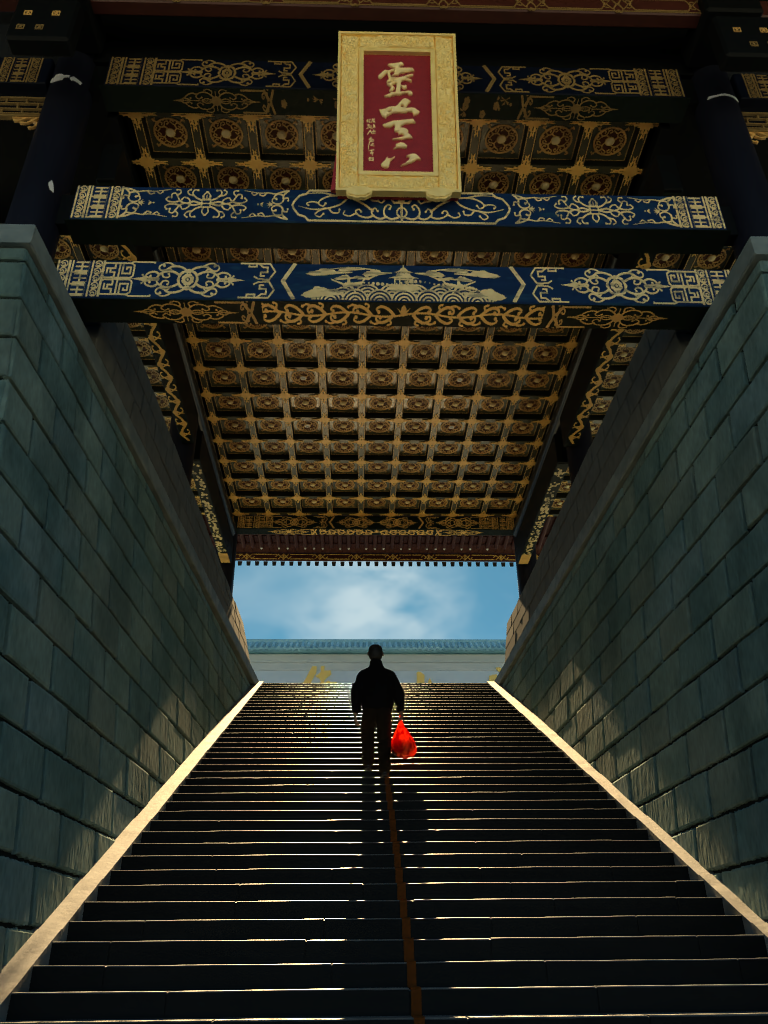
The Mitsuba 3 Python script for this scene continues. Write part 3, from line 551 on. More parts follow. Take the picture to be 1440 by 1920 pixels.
# peeled paint at the heads of the front columns
def wrap_patch(pts, cx, cy, r, z):
    m = extrude(Polygon(pts).buffer(.004), .006); v = np.array(m.vertices)
    m = trimesh.Trimesh(v, m.faces, process=False).subdivide().subdivide(); v = np.array(m.vertices)
    a = v[:, 0] / r; rr = r + v[:, 2]
    m.vertices = np.stack([cx + rr * np.sin(a), cy - rr * np.cos(a), z + v[:, 1]], 1); return m
put("peeled_patch", wrap_patch([(-.19, .06), (-.17, .10), (-.13, .09), (-.11, .13), (-.04, .12), (0, .09), (.06, .10), (.05, .07), (0, .055), (-.01, .01), (-.08, .0), (-.15, .02)], -3.44, 6.18, .2505, 9.02), "white_plaster", front_cols[0])
put("peeled_patch", wrap_patch([(.07, .06), (.10, .10), (.15, .08), (.2, .07), (.19, .03), (.13, .04), (.10, .045), (.09, .02)], -3.44, 6.18, .2505, 9.02), "white_plaster", front_cols[0])
put("peeled_patch", wrap_patch([(.16, .03), (.18, .08), (.2, .04), (.215, -.01), (.225, -.06), (.19, -.05), (.17, -.01)], -3.44, 6.18, .268, 7.28), "white_plaster", front_cols[0])
put("peeled_patch", wrap_patch([(-.2, .03), (-.18, .06), (-.1, .03), (.0, .03), (.08, .02), (.16, .03), (.2, .0), (.15, -.02), (.1, .0), (.02, .005), (-.1, .01)], 4.29, 6.18, .2505, 9.0), "white_plaster", front_cols[1])
# the three beams across the front
SU = 1 / 186.0
def painted(name, g, su, sv, place, mt, parent, depth=.004):
    m = extrude(g, 1.0); m.apply_scale((su, sv, depth)); return put(name, placed(m, place), mt, parent)
YB, YR = 6.0, 6.36
bx0, bx1 = CX - 3.44, CX + 3.44
def beam(name, z0, z1, face_g, su, sv, soffit_parts, face_mat, gold, label):
    b = put(name, box(bx0, bx1, YB, YR, z0, z1, .012), face_mat, gate)
    labels[b] = {"label": label}
    put("tenon", box(bx0 - .22, bx1 + .22, YB + .1, YR - .1, z0 + .03, z1 - .03), "black_paint", b)
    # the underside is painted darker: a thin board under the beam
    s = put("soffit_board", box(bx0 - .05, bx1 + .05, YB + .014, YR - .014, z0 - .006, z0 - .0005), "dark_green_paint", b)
    painted("painted_ornament", face_g, su, sv, FRONT(CX, YB - .0005, (z0 + z1) / 2), gold, b)
    for g, mt in soffit_parts:
        k = painted("painted_ornament", g, SU, .0095, UNDER(CX, (YB + YR) / 2, z0 - .0062), mt, b, .003)
        if z0 > 9 and g.bounds[0] > -280 and g.bounds[2] < 280: tag(k, "scattered gold blossoms and birds painted under the top beam", None, None, "stuff")
    return b
def both(m):
    return [(affinity.scale(g, s, 1, origin=(0, 0)), m) for g in soffit_side() for s in (1, -1)]
beam("beam", 5.745, 6.243, lower_face(), 1 / 183, .249 / 36, [(vine(), "orange_gold"), *both("old_gold")], "blue_paint", "gold_paint", "lowest blue beam, painted with a pagoda, cranes and waves")
beam("beam", 6.835, 7.335, upper_face(), 1 / 176, .25 / 36, [], "blue_paint", "gold_paint", "middle blue beam with scrolls around a long cartouche")
beam("beam", 9.075, 9.60, third_face(), 1 / 159, .262 / 36, [(fruit_flowers(), "shaded_gold"), *both("shaded_gold")], "shaded_blue_paint", "shaded_gold", "top beam with gold scrolls, its deep shade put into darker blue and gold")
put("frieze_board", box(bx0 - .6, bx1 + .6, YB + .06, YB + .16, 9.602, 10.75), "black_paint", gate)
# the beams go on over the side bays, with a hanging lattice under each
for s in (-1, 1):
    x0, x1 = sorted(((-3.67 if s < 0 else 4.52), (-7.35 if s < 0 else 8.15)))
    b = put("side_bay_beam", box(x0, x1, YB, YR, 9.075, 9.55, .012), "shaded_blue_paint", gate)
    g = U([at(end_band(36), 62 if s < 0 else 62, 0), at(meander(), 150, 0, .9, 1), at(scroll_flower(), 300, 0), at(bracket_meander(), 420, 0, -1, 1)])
    if s < 0: painted("painted_ornament", affinity.scale(g, -1, 1, origin=(0, 0)), SU, .235 / 36, FRONT(x1, YB - .0005, 9.3125), "shaded_gold", b)
    else: painted("painted_ornament", g, SU, .235 / 36, FRONT(x0, YB - .0005, 9.3125), "shaded_gold", b)
    lat = put("lattice_rail", box(x0, x1, 6.16, 6.20, 9.02, 9.045), "shaded_gold", gate)
    for z in (8.93, 8.83, 8.745): put("lattice_rail", box(x0, x1, 6.165, 6.195, z, z + .017), "shaded_gold", gate)
    put("lattice_rail", box(x0, x1, 6.15, 6.21, 8.68, 8.705), "shaded_gold", gate)
    xa = x1 if s < 0 else x0
    for k in range(16):
        for (za, zb), off in zip(((8.947, 9.02), (8.847, 8.93), (8.762, 8.83)), (0.02, .11, .04)):
            x = xa + s * (off + k * .235)
            if x0 < x < x1: put("lattice_bar", box(x - .009, x + .009, 6.168, 6.192, za, zb), "shaded_gold", gate)
    sp = U([line([(0, 0), (.36, 0)], .016), curl(0.02, -.01, -80, .22, 60, 620, .03, .016, 14), curl(.08, -.01, -50, .2, 90, 620, .028, .016, 14), curl(.2, -.006, -40, .14, 90, 700, .024, .014, 12), line([(.012, 0), (.012, -.15)], .016), curl(.05, -.10, 20, .1, 90, 900, .024, .014, 12)])
    m = extrude(sp, .03)
    if s < 0: m.apply_transform(np.diag([-1, 1, 1, 1])); m.invert()
    put("lattice_spandrel", placed(m, FRONT(xa, 6.195, 8.68)), "old_gold", gate)
# bracket sets over the front columns
for s, x in ((-1, -3.44), (1, 4.29)):
    blk = put("bracket_block", cat([box(x - .34, x + .34, 5.28, 6.0, 8.64 + .98, 9.0 + .98, .03), box(x - .26, x + .26, 4.9, 6.0, 9.98, 10.2, .03), box(x - .5, x + .5, 5.45, 5.75, 9.99, 10.25, .04)]), "black_paint", gate)
    arm = put("bracket_arm", box(x - .34, x + .34, 5.22, 5.44, 8.66, 9.4, .03), "black_paint", gate)
    for dx, dz in ((-.17, .36), (.13, .36), (-.2, .1), (.0, .1)):
        g = shapely.box(-.042, -.042, .042, .042).difference(shapely.box(-.032, -.032, .032, .032)).union(U([line([(-.022, -.022), (.022, .022)], .008), line([(-.022, .022), (.022, -.022)], .008), line([(0, -.026), (0, .026)], .007)]))
        put("gilt_square", placed(extrude(g, .006), FRONT(x + dx * (-s if s > 0 else 1), 5.219, 8.75 + dz)), "shaded_gold" if dz < .2 else "old_gold", arm)
# painted eave purlin high in front
pf = put("eave_purlin", box(-6.5, 7.3, 5.40, 5.58, 9.72, 10.05, .02), "red_brown_paint", gate)
hexa = Polygon([(-68, 0), (-58, 13), (58, 13), (68, 0), (58, -13), (-58, -13)]); hx = hexa.buffer(1.3).difference(hexa.buffer(-1.3))
link = U([at(sym(U([curl(4, 2, 40, 30, 3, 12, 2.4, 1.6, 14), line([(0, 0), (12, 12)], 2), line([(12, 12), (24, 0)], 2), curl(20, 8, 20, 20, -4, -18, 2.4, 1.6, 12)])), 0, 0)])
g = U([at(hx, 190 * k, 0) for k in range(-3, 4)] + [at(link, 190 * k + 95, 0) for k in range(-4, 4)] + [line([(-700, 16.5), (700, 16.5)], 2), line([(-700, -16.5), (700, -16.5)], 2)])
painted("painted_ornament", g, SU, .0085, FRONT(CX, 5.3995, 9.885), "shaded_gold", pf)

# ceiling: coffers between ribs
COLS, PX, PY = 9, .700, .734
cx0 = .39 - 4.5 * PX
def coffer_rows():
    for k in range(-7, 4): yield 10.925 - k * PY
    for y in (6.79, 7.485): yield y
panel_m = {}
med = placed(extrude(medallion(), .012), np.diag([.212, .212, 1, 1])); crn = corner_scroll()
corners = U([affinity.rotate(affinity.translate(affinity.scale(crn, .15, .15, origin=(0, 0)), .155, .165), 90 * k, origin=(0, 0)) for k in range(4)])
disc_m = placed(extrude(dot(0, 0, .198), .004), UNDER(0, 0, 0))
gold_m = placed(cat([med, extrude(corners, .010)]), UNDER(0, 0, 0))
fr = shapely.box(-.27, -.29, .27, .29)
trim_m = placed(extrude(fr.difference(fr.buffer(-.008)), .006), UNDER(0, 0, 0))
boss_m = trimesh.creation.icosphere(2, .058); boss_m.vertices[:, 2] *= .55
lamp_m = cat([placed(extrude(dot(0, 0, .05).difference(dot(0, 0, .028)), .02), UNDER(0, 0, 0)), placed(extrude(dot(0, 0, .030), .008), UNDER(0, 0, 0))])
SH = dict(panel=mikit.ply(box(-.30, .30, -.32, .32, 0, .03), "panel_paint"), disc=mikit.ply(disc_m, "disc_paint"), gold=mikit.ply(gold_m, "old_gold"), trim=mikit.ply(trim_m, "old_gold"), boss=mikit.ply(boss_m, "bright_gold", True), lamp=mikit.ply(lamp_m, "white_enamel"))
flower_m = placed(extrude(rib_flower(), .012), UNDER(0, 0, 0)); flower_m.apply_scale((.27, .235, 1))
SH["flower"] = mikit.ply(flower_m, "orange_gold")
PZ = H + .12
def coffer(x, y, lamp=False):
    c = put("coffer", None, None, gate, shape=SH["panel"], to=T().translate([x, y, PZ]))
    t = T().translate([x, y, PZ - .001])
    put("medallion_disc", None, None, c, shape=SH["disc"], to=t); put("medallion", None, None, c, shape=SH["gold"], to=T().translate([x, y, PZ - .005]))
    put("trim", None, None, c, shape=SH["trim"], to=t)
    put("ceiling_lamp" if lamp else "boss", None, None, c, shape=SH["lamp" if lamp else "boss"], to=T().translate([x, y, PZ - (.006 if lamp else .014)]))
rows = sorted(coffer_rows())
lamps = {(2, 10.925 + 0), }
LAMP = {(11, 2), (11, 6), (9, 2), (9, 6), (7, 2), (7, 6), (5, 4)}
main = [y for y in rows if y > 8.5]; lows = [y for y in rows if y < 8]
for j, y in enumerate(rows):
    for i in range(COLS):
        row_from_far = len(rows) - 1 - j
        coffer(cx0 + (i + .5) * PX, y, (i in (2, 6) and row_from_far in (8, 6, 4)) and not (i == 6 and row_from_far == 4 and False))
RW = .14
def rib_x(y, x0, x1, parent):
    r = put("ceiling_rib", box(x0, x1, y - .06, y + .06, H + .001, PZ + .02, .004), "rib_side_shade", parent)
    put("rib_face", box(x0, x1, y - .054, y + .054, H - .003, H + .0006), "rib_paint", r)
def rib_y(x, a, b, parent):
    r = put("ceiling_rib", box(x - RW / 2, x + RW / 2, a, b, H - .0035, PZ + .02, .006), "rib_side_shade", parent)
    put("rib_face", box(x - RW / 2 + .008, x + RW / 2 - .008, a, b, H - .0065, H - .004), "rib_paint", r)
    put("gilt_line", cat([box(x + d - .0045, x + d + .0045, a + .01, b - .01, H - .0095, H - .006) for d in (-.052, .052)]), "old_gold", r)
ys_main = [10.925 + PY * (k - .5) for k in range(-3, 9)]
ys_low = [6.445, 7.1375, 7.83]
rib_ys = ys_low + ys_main
for y in rib_ys: rib_x(y, cx0 - .1, cx0 + COLS * PX + .1, gate)
for i in range(COLS + 1):
    x = cx0 + i * PX
    for a, b in ((6.40, 7.86), (ys_main[0] - .02, ys_main[-1] + .02)):
        rib_y(x, a, b, gate)
    for y in rib_ys:
        put("rib_flower", None, None, gate, shape=SH["flower"], to=T().translate([x, y, H - .0098]))
put("deepened_tie", box(cx0 - .2, cx0 + COLS * PX + .2, 7.90, 8.06, 8.64, H + .2, .01), "dark_green_paint", gate)  # out of sight; made deeper to keep bounced light off the front coffers
# coffers of the two side aisles
for s in (-1, 1):
    for i in range(3):
        for y in main[:11]:
            x = (-3.75 if s < 0 else 4.55) + s * (i * PX)
            coffer(x, y)
    xs = sorted(((-3.75 if s < 0 else 4.55) - s * .35, (-3.75 if s < 0 else 4.55) + s * (2.5 * PX)))
    for y in ys_main: rib_x(y, *xs, gate)
    for i in range(4):
        x = (-3.75 if s < 0 else 4.55) + s * (i - .5) * PX
        rib_y(x, ys_main[0], ys_main[-1], gate)
        for y in ys_main: put("rib_flower", None, None, gate, shape=SH["flower"], to=T().translate([x, y, H - .0098]))
# side lintels and purlins along the stairs
for s in (-1, 1):
    x0, x1 = sorted(((-2.83, -3.05) if s < 0 else (3.555, 3.785)))
    for (a, b), kind in zip(((6.45, 11.86), (12.34, 16.6)), ("scroll", "blossom")):
        l = put("side_lintel", box(x0, x1, a, b, 8.0, 8.62, .012), "black_paint", gate)
        put("soffit_board", box(x0 + .012, x1 - .012, a + .05, b - .05, 7.992, 7.9995), "dark_green_paint", l)
        w = x1 - x0 - .03
        d = lintel_scroll(b - a - .2, w) if kind == "scroll" else blossom_scatter(b - a - .6, w, 3 if s < 0 else 8)
        put("painted_ornament", placed(extrude(d, .004), frame3(((x0 + x1) / 2, a + .1, 7.9918), (0, 1, 0), (1, 0, 0), (0, 0, -1))), "orange_gold" if kind == "scroll" else "gold_paint", l)
    put("painted_end_panel", box(x0 + .01, x1 - .01, 16.05, 16.5, 7.984, 7.991), "old_gold", gate)
    xp = -2.98 if s < 0 else 3.72
    put("purlin", cyl((xp, 8.2, 8.86), (xp, 16.6, 8.86), .2, 28), "gloss_black", gate, 40)
    put("purlin_board", box(*sorted((xp - s * .03, xp + s * .09)), 6.42, 16.6, 9.05, H + .2), "black_paint", gate)
# rear beam, rafters and eave
rb = put("rear_beam", box(-2.85, 3.65, 16.52, 16.82, 8.86, 9.2, .012), "dark_green_paint", gate)
painted("painted_ornament", U([vine(260, 14)] + [g for g, _ in both("")]), SU * .93, .0085, UNDER(.40, 16.67, 8.8595), "orange_gold", rb, .003)
painted("painted_ornament", third_face(), 1 / 172, .16 / 36, FRONT(.40, 16.5195, 9.03), "old_gold", rb, .003)
put("rear_beam", box(-2.85, 3.65, 16.95, 17.15, 9.02, 9.3, .012), "red_brown_paint", gate)
raf = mikit.ply(cyl((0, 16.7, 9.48), (0, 18.35, 9.33), .05, 12), "red_brown_paint", 40)
fly = mikit.ply(box(-.045, .045, 17.9, 18.8, 9.395, 9.47), "red_brown_paint")
tip = mikit.ply(trimesh.creation.icosphere(2, .027), "white_enamel", True)
drip = mikit.ply(placed(extrude(Polygon([(-.055, 0), (.055, 0), (.042, -.115), (-.042, -.115)]), .03), FRONT(0, 18.95, 0)), "dark_tile")
for k in range(-22, 27):
    x = .40 + .2165 * k
    if -4.2 < x < 5.0 or True:
        r_ = put("rafter", None, None, gate, shape=raf, to=T().translate([x, 0, 0]))
        if -2.6 < x < 3.4 and k % 7 not in (2, 5): put("sunlight_dot", None, None, r_, shape=tip, to=T().translate([x, 18.36 - .03, 9.275]))  # white balls standing for sunlight through gaps by the rafters
        put("flying_rafter", None, None, gate, shape=fly, to=T().translate([x + .108, 0, 0]))
        put("drip_tile", None, None, gate, shape=drip, to=T().translate([x + .05, 0, 9.205]))
put("eave_board", box(-6.5, 7.3, 18.26, 18.32, 9.375, 9.475), "red_brown_paint", gate)
fa = put("eave_fascia", box(-6.5, 7.3, 18.84, 18.90, 9.20, 9.395, .006), "red_brown_paint", gate)
hx2 = U([line([(-55, 5), (55, 5)], 1.6), line([(-55, -5), (55, -5)], 1.6)]); lk = U([soft([(-24, -5), (0, 6), (24, -5)], 2.2), soft([(-24, 5), (0, -6), (24, 5)], 2.2), soft([(-36, 0), (-24, 5)], 2.2), soft([(36, 0), (24, -5)], 2.2), dot(0, 0, 4)])
g = U([at(hx2, 172 * k, 0) for k in range(-4, 5)] + [at(lk, 172 * k + 86, 0) for k in range(-5, 5)])
painted("painted_ornament", g, SU * 1.0, .0125, FRONT(.40, 18.8398, 9.297), "orange_gold", fa)
# the roof over it all
rf = put("roof", cat([box(-8.4, 9.2, 6.17, 16.94, PZ + .15, PZ + .3), prism_x([(2.7, 9.95), (2.7, 10.15), (11.5, 14.4), (18.97, 9.68), (18.97, 9.5), (16.7, 9.6), (16.7, 9.8), (11.5, 13.6), (6.4, 10.9)], -8.4, 9.2)]), "dark_tile", gate)
put("deck_board", box(-8.3, 9.1, 6.18, 16.93, PZ + .12, PZ + .149), "black_paint", gate)
put("eave_soffit", prism_x([(2.75, 9.90), (2.75, 9.945), (6.05, 10.70), (6.05, 10.62)], -8.3, 9.1), "black_paint", gate)
put("rear_deck", prism_x([(16.6, 9.54), (18.94, 9.41), (18.94, 9.495), (16.6, 9.595)], -8.3, 9.1), "red_brown_paint", gate)
# ---------------------------------------------------------------- the name board
PO, PU, PV, PN = np.array([.393, 5.85, 7.132]), np.array([1, 0, 0.]), None, None
PV = unit(np.array([.393, 5.42, 9.225]) - PO); PN = np.cross(PU, PV)
PO = PO - .055 * PN
BOARD = frame3(PO, PU, PV, PN)
sb = thing("name_board", "tall gilded name board with red centre hung in front of the beams", "sign")
def on_board(m, lift=0.0):
    m = m.copy(); m.apply_translation((0, 0, lift)); m.apply_transform(BOARD); return m
put("backing", on_board(extrude(shapely.box(-.64, .02, .64, 2.12), .07), -.09), "red_lacquer", sb)
def carved(u0, u1, v0, v1, seed):
    """A strip of the carved frame: a fine grid pushed up into curling dragon and cloud relief."""
    nu, nv = int((u1 - u0) / .0058) + 2, int((v1 - v0) / .0058) + 2
    u, v = np.meshgrid(np.linspace(u0, u1, nu), np.linspace(v0, v1, nv), indexing="ij")
    f = lambda a, b, k, o, sd: meshkit.fbm(np.stack([a * k, b * k, 0 * a + seed], -1), o, sd)
    w1, w2 = f(u, v, 13, 2, 1) - .5, f(u + 3, v, 13, 2, 2) - .5
    a = f(u + .10 * w1, v + .10 * w2, 19, 2, 3); c = np.abs(np.sin(a * 15)) ** .7
    body = np.clip((meshkit.noise(np.stack([u * 7, v * 7, 0 * u + 3 + seed], -1), 5) - .3) * 2.2, 0, 1)
    scale_ = np.abs(np.sin(u * 210 + 9 * w1)) * np.abs(np.sin(v * 210 + 9 * w2))
    h = .006 + .017 * c + .024 * body * (.55 + .45 * c) + .005 * scale_ * body
    edge = np.minimum(np.minimum(u - u0, u1 - u), np.minimum(v - v0, v1 - v)); h *= np.clip(edge / .012, 0, 1)
    P = np.stack([u, v, h], -1).reshape(-1, 3); i, j = np.meshgrid(np.arange(nu - 1), np.arange(nv - 1), indexing="ij")
    a_, b_, c_, d_ = i * nv + j, (i + 1) * nv + j, (i + 1) * nv + j + 1, i * nv + j + 1
    return trimesh.Trimesh(P, np.vstack([np.stack([a_, b_, c_], -1).reshape(-1, 3), np.stack([a_, c_, d_], -1).reshape(-1, 3)]), process=False)
iu, iv0, iv1 = .372, .262, 1.880
outer = shapely.box(-.657, 0, .657, 2.137); mid_ = shapely.box(-iu - .05, iv0 - .05, iu + .05, iv1 + .05); inner = shapely.box(-iu, iv0, iu, iv1)
fk = put("frame", on_board(extrude(outer.difference(inner), .05), -.02), "sign_gold", sb)
put("rim", on_board(extrude(outer.difference(outer.buffer(-.03, join_style=2)), .045), .03), "sign_gold", fk)
put("rim", on_board(extrude(mid_.difference(inner), .03), .03), "sign_gold", fk)
oi = .627
carv = cat([carved(-oi, -iu - .05, .03, 2.107, 1), carved(iu + .05, oi, .03, 2.107, 2), carved(-iu - .05, iu + .05, iv1 + .05, 2.107, 3), carved(-iu - .05, iu + .05, .03, iv0 - .05, 4)])
put("carving", on_board(carv, .030), "sign_gold", fk, True)
for x in (-.412, .419):
    cl = U([dot(x - .075, -.03, .06, .05), dot(x - .02, -.05, .06, .045), dot(x + .045, -.045, .055, .045), dot(x + .085, -.02, .05, .045), dot(x, .0, .13, .05)])
    c = extrude(cl, .05)
    put("cloud_foot", on_board(cat([c, placed(extrude(cl.buffer(-.018), .014), frame3((0, 0, .05), (1, 0, 0), (0, 1, 0), (0, 0, 1)))]), .03), "sign_gold", sb)
def fret(p, n, uv):
    a, b = (uv.x + uv.y) / .012, (uv.x - uv.y) / .012
    i, j = dr.floor(a / 8.0), dr.floor(b / 8.0)
    par = (i + j) - 2 * dr.floor((i + j) / 2)
    w = dr.select(par > .5, a, b); w = w - 2 * dr.floor(w / 2)
    return dr.select((w > .25) & (w < 1.1), mi.Float(1.0), mi.Float(0.0))
scene["red_fret"] = {"type": "twosided", "bsdf": {"type": "bumpmap", "tex": proc(fret, 2e-3), "scale": .004, "bsdf": {"type": "principled", "base_color": proc(lambda p, n, uv: mix((.27, .014, .022), (.36, .022, .03), fret(p, n, uv))), "roughness": .5}}}
pan = trimesh.Trimesh(np.array([(-iu, iv0, 0), (iu, iv0, 0), (iu, iv1, 0), (-iu, iv1, 0)]), [[0, 1, 2], [0, 2, 3]], process=False)
rp = put("red_panel", on_board(pan, .006), "red_fret", sb, uv=np.array([(-iu, iv0), (iu, iv0), (iu, iv1), (-iu, iv1)]))
def char(g):
    g = g.buffer(-.0015)
    return put("gilt_character", on_board(cat([extrude(g, .022), placed(extrude(g.buffer(-.006), .008), frame3((0, 0, .0215), (1, 0, 0), (0, 1, 0), (0, 0, 1)))]), .0065), "bright_gold", sb)
char(U([Polygon(x).buffer(0) for x in LING] + [soft(p, w) for p, w in LING_LINES]))
char(Polygon(SHAN, SHAN_HOLES).buffer(0))
char(Polygon(TIAN).buffer(0))
char(U([Polygon(x).buffer(0) for x in LIU]))
put("small_inscription", on_board(extrude(U([soft(p, .0085) for p in NOTE]), .006), .0065), "bright_gold", sb)
(sx0, sy1), (sx1, sy0) = SEAL
seal = shapely.box(sx0, sy0, sx1, sy1).difference(U([line([(sx0 + .2 * (sx1 - sx0), y), (sx1 - .01, y)], .005) for y in np.linspace(sy0, sy1, 6)[1:-1]] + [line([(x, sy0 + .008), (x, sy1)], .004) for x in np.linspace(sx0, sx1, 5)[1:-1]]))
put("seal", on_board(extrude(seal, .006), .0065), "bright_gold", sb)
rc = trimesh.convex.convex_hull(np.array([(-.655, .64, -.02), (-.655, .09, -.02), (-.716, .09, -.05), (-.655, .64, -.06), (-.655, .09, -.09), (-.71, .09, -.09)]))
put("red_brace", on_board(rc), "red_lacquer", sb)
put("hanger", cat([cyl(PO + PV * 1.95 + PU * x, (PO[0] + x, 6.05, PO[2] + PV[2] * 1.95 + .3), .015, 8) for x in (-.45, .45)]), "black_paint", sb)

# ---------------------------------------------------------------- the screen wall beyond the courtyard
sw = thing("screen_wall", "pale plaster wall with blue grey roof tiles and gold characters beyond the top of the stairs", "wall")
WY = 27.0
put("plaster_face", box(-9, 10, WY, WY + .6, DECK - .05, 9.02), "screen_plaster", sw)
put("cornice", box(-9, 10, WY - .02, WY + .62, 9.021, 9.30, .004), "cornice_plaster", sw)
put("cornice", box(-9, 10, WY - .05, WY + .65, 9.301, 9.60, .015), "cornice_plaster", sw)
put("roof_bed", prism_x([(WY - .30, 9.64), (WY - .30, 9.70), (WY + .22, 10.10), (WY + .38, 10.10), (WY + .9, 9.70), (WY + .9, 9.64)], -9.1, 10.1), "roof_tile", sw)
put("ridge", box(-9.1, 10.1, WY + .18, WY + .42, 10.08, 10.235, .03), "roof_tile", sw)
bar_m = cyl((0, WY - .34, 9.715), (0, WY + .22, 10.115), .045, 12)
tile = mikit.ply(bar_m, "roof_tile", 40)
end = mikit.ply(cat([cyl((0, WY - .345, 9.705), (0, WY - .365, 9.705), .058, 16), cyl((0, WY - .364, 9.705), (0, WY - .372, 9.705), .03, 12)]), "roof_tile", 40)
flat = mikit.ply(cat([box(-.06, .06, WY - .34 + .09 * k, WY - .24 + .09 * k, 9.690 + .0692 * k, 9.716 + .0692 * k) for k in range(6)] + [placed(extrude(Polygon([(-.062, .03), (.062, .03), (.04, -.05), (0, -.075), (-.04, -.05)]), .012), FRONT(0, WY - .345, 9.68))]), "roof_tile")
for k in range(-27, 31):
    x = .20 * k + .5
    b = put("barrel_tile", None, None, sw, shape=tile, to=T().translate([x, 0, 0]))
    put("tile_end", None, None, b, shape=end, to=T().translate([x, 0, 0]))
    put("pan_tile", None, None, sw, shape=flat, to=T().translate([x + .1, 0, 0]))
def wall_char(polys, lines=()):
    g = U([Polygon(p).buffer(.02) for p in polys] + [soft(p, w) for p, w in lines])
    put("gilt_character", placed(extrude(g, .05), FRONT(0, WY - .0005, 0)), "letter_gold", sw)
wall_char([[(-2.15, 8.1), (-1.77, 8.67), (-1.68, 8.87), (-1.54, 9.15), (-1.42, 9.15), (-1.44, 8.95), (-1.58, 8.67), (-1.85, 8.05)], [(-1.41, 8.82), (-1.24, 8.95), (-1.25, 9.15), (-1.16, 9.16), (-1.17, 9.0), (-.95, 9.0), (-.93, 8.9), (-1.09, 8.77), (-1.2, 8.6), (-1.29, 8.77)]], [([(-1.75, 8.4), (-1.78, 7.4)], .16), ([(-1.45, 8.5), (-.75, 8.55), (-.85, 8.25), (-1.45, 8.2), (-1.5, 7.95), (-.7, 7.98), (-.75, 7.7)], .13), ([(-1.2, 8.6), (-1.35, 7.4)], .13), ([(-1.0, 8.6), (-1.0, 7.3)], .14)])
wall_char([[(2.01, 8.95), (2.11, 8.95), (2.23, 8.85), (2.21, 8.55), (2.15, 7.7), (1.98, 7.7), (2.0, 8.64)], [(2.34, 8.5), (2.42, 8.72), (2.5, 8.5)]], [([(1.5, 8.45), (1.52, 7.7), (2.75, 7.75), (2.78, 8.45)], .16)])
wall_char([[(4.43, 8.5), (4.47, 8.82), (4.69, 8.87), (4.71, 8.8), (4.58, 8.5)], [(4.71, 9.1), (4.81, 9.12), (4.95, 9.02), (4.8, 9.0)]], [([(4.5, 8.6), (4.45, 7.5)], .15), ([(4.6, 8.5), (5.5, 8.55)], .14), ([(5.0, 8.9), (5.0, 7.4)], .15), ([(4.7, 8.0), (5.4, 8.02)], .12)])

# ---------------------------------------------------------------- the person and the bag
def hull(a, ra, b, rb):
    def s(c, r):
        m = trimesh.creation.icosphere(2, 1.0); return np.array(m.vertices) * (np.asarray(r) if np.ndim(r) else r) + np.asarray(c)
    return m3.Manifold.hull_points(np.vstack([s(a, ra), s(b, rb)]))
def chain(*jr):
    return [hull(a, ra, b, rb) for (a, ra), (b, rb) in zip(jr[:-1], jr[1:])]
def merge(parts, fine, it=12, rough=0.0, seed=1, freq=9):
    m = m3.Manifold.batch_boolean(parts, m3.OpType.Add).refine_to_length(fine); q = m.to_mesh()
    t = trimesh.Trimesh(q.vert_properties[:, :3], q.tri_verts, process=True)
    trimesh.smoothing.filter_taubin(t, .5, -.52, it)
    if rough:
        v = np.array(t.vertices); d = meshkit.fbm(v * freq, 3, seed) - .5
        t.vertices = v + np.array(t.vertex_normals) * (d * 2 * rough)[:, None]
    return t
ZF, ZL = Z0 + 16 * RISE, Z0 + 17 * RISE          # treads under the right and the left foot
pr = thing("person", "person in dark jacket and trousers walking up the stairs, seen from behind", "person")
hipR, hipL = (.325, 10.50, ZF + .86), (.155, 10.52, ZF + .87)
kneeR, kneeL = (.337, 10.50, ZF + .47), (.128, 10.66, ZL + .45)
ankR, ankL = (.332, 10.385, ZF + .10), (.137, 10.66, ZL + .10)
shR, shL = (.408, 10.49, ZF + 1.365), (.078, 10.50, ZF + 1.36)
elR, elL = (.535, 10.47, ZF + 1.11), (-.03, 10.44, ZF + 1.10)
wrR, wrL = (.556, 10.45, ZF + .845), (-.032, 10.47, ZF + .835)
neck, headc = (.236, 10.50, ZF + 1.50), (.231, 10.52, ZF + 1.655)
body = chain(((.24, 10.52, ZF + .92), (.13, .09, .08)), ((.24, 10.51, ZF + 1.12), (.13, .085, .08)), ((.24, 10.50, ZF + 1.36), (.145, .085, .06)), (neck, .056), ((.233, 10.51, ZF + 1.57), .056))
body += chain((headc, (.078, .096, .10)), ((.231, 10.535, ZF + 1.61), (.064, .075, .07)), ((.231, 10.555, ZF + 1.575), (.04, .035, .03)))
body += [hull((.231, 10.615, ZF + 1.635), .016, (.231, 10.622, ZF + 1.615), .018)]                                 # nose
body += [hull((.231 + s * .098, 10.515, ZF + 1.655), (.011, .018, .024), (.231 + s * .100, 10.517, ZF + 1.63), (.009, .014, .016)) for s in (-1, 1)]   # ears
for sh, el, wr in ((shR, elR, wrR), (shL, elL, wrL)): body += chain(((.24, 10.50, ZF + 1.38), .07), (sh, .055), (el, .042), (wr, .028))
for hp, kn, an in ((hipR, kneeR, ankR), (hipL, kneeL, ankL)): body += chain(((.24, 10.52, ZF + .92), .075), (hp, .070), (kn, .045), (an, .034)) + chain((an, .036), ((an[0], an[1] + .12, an[2] - .06), .03))
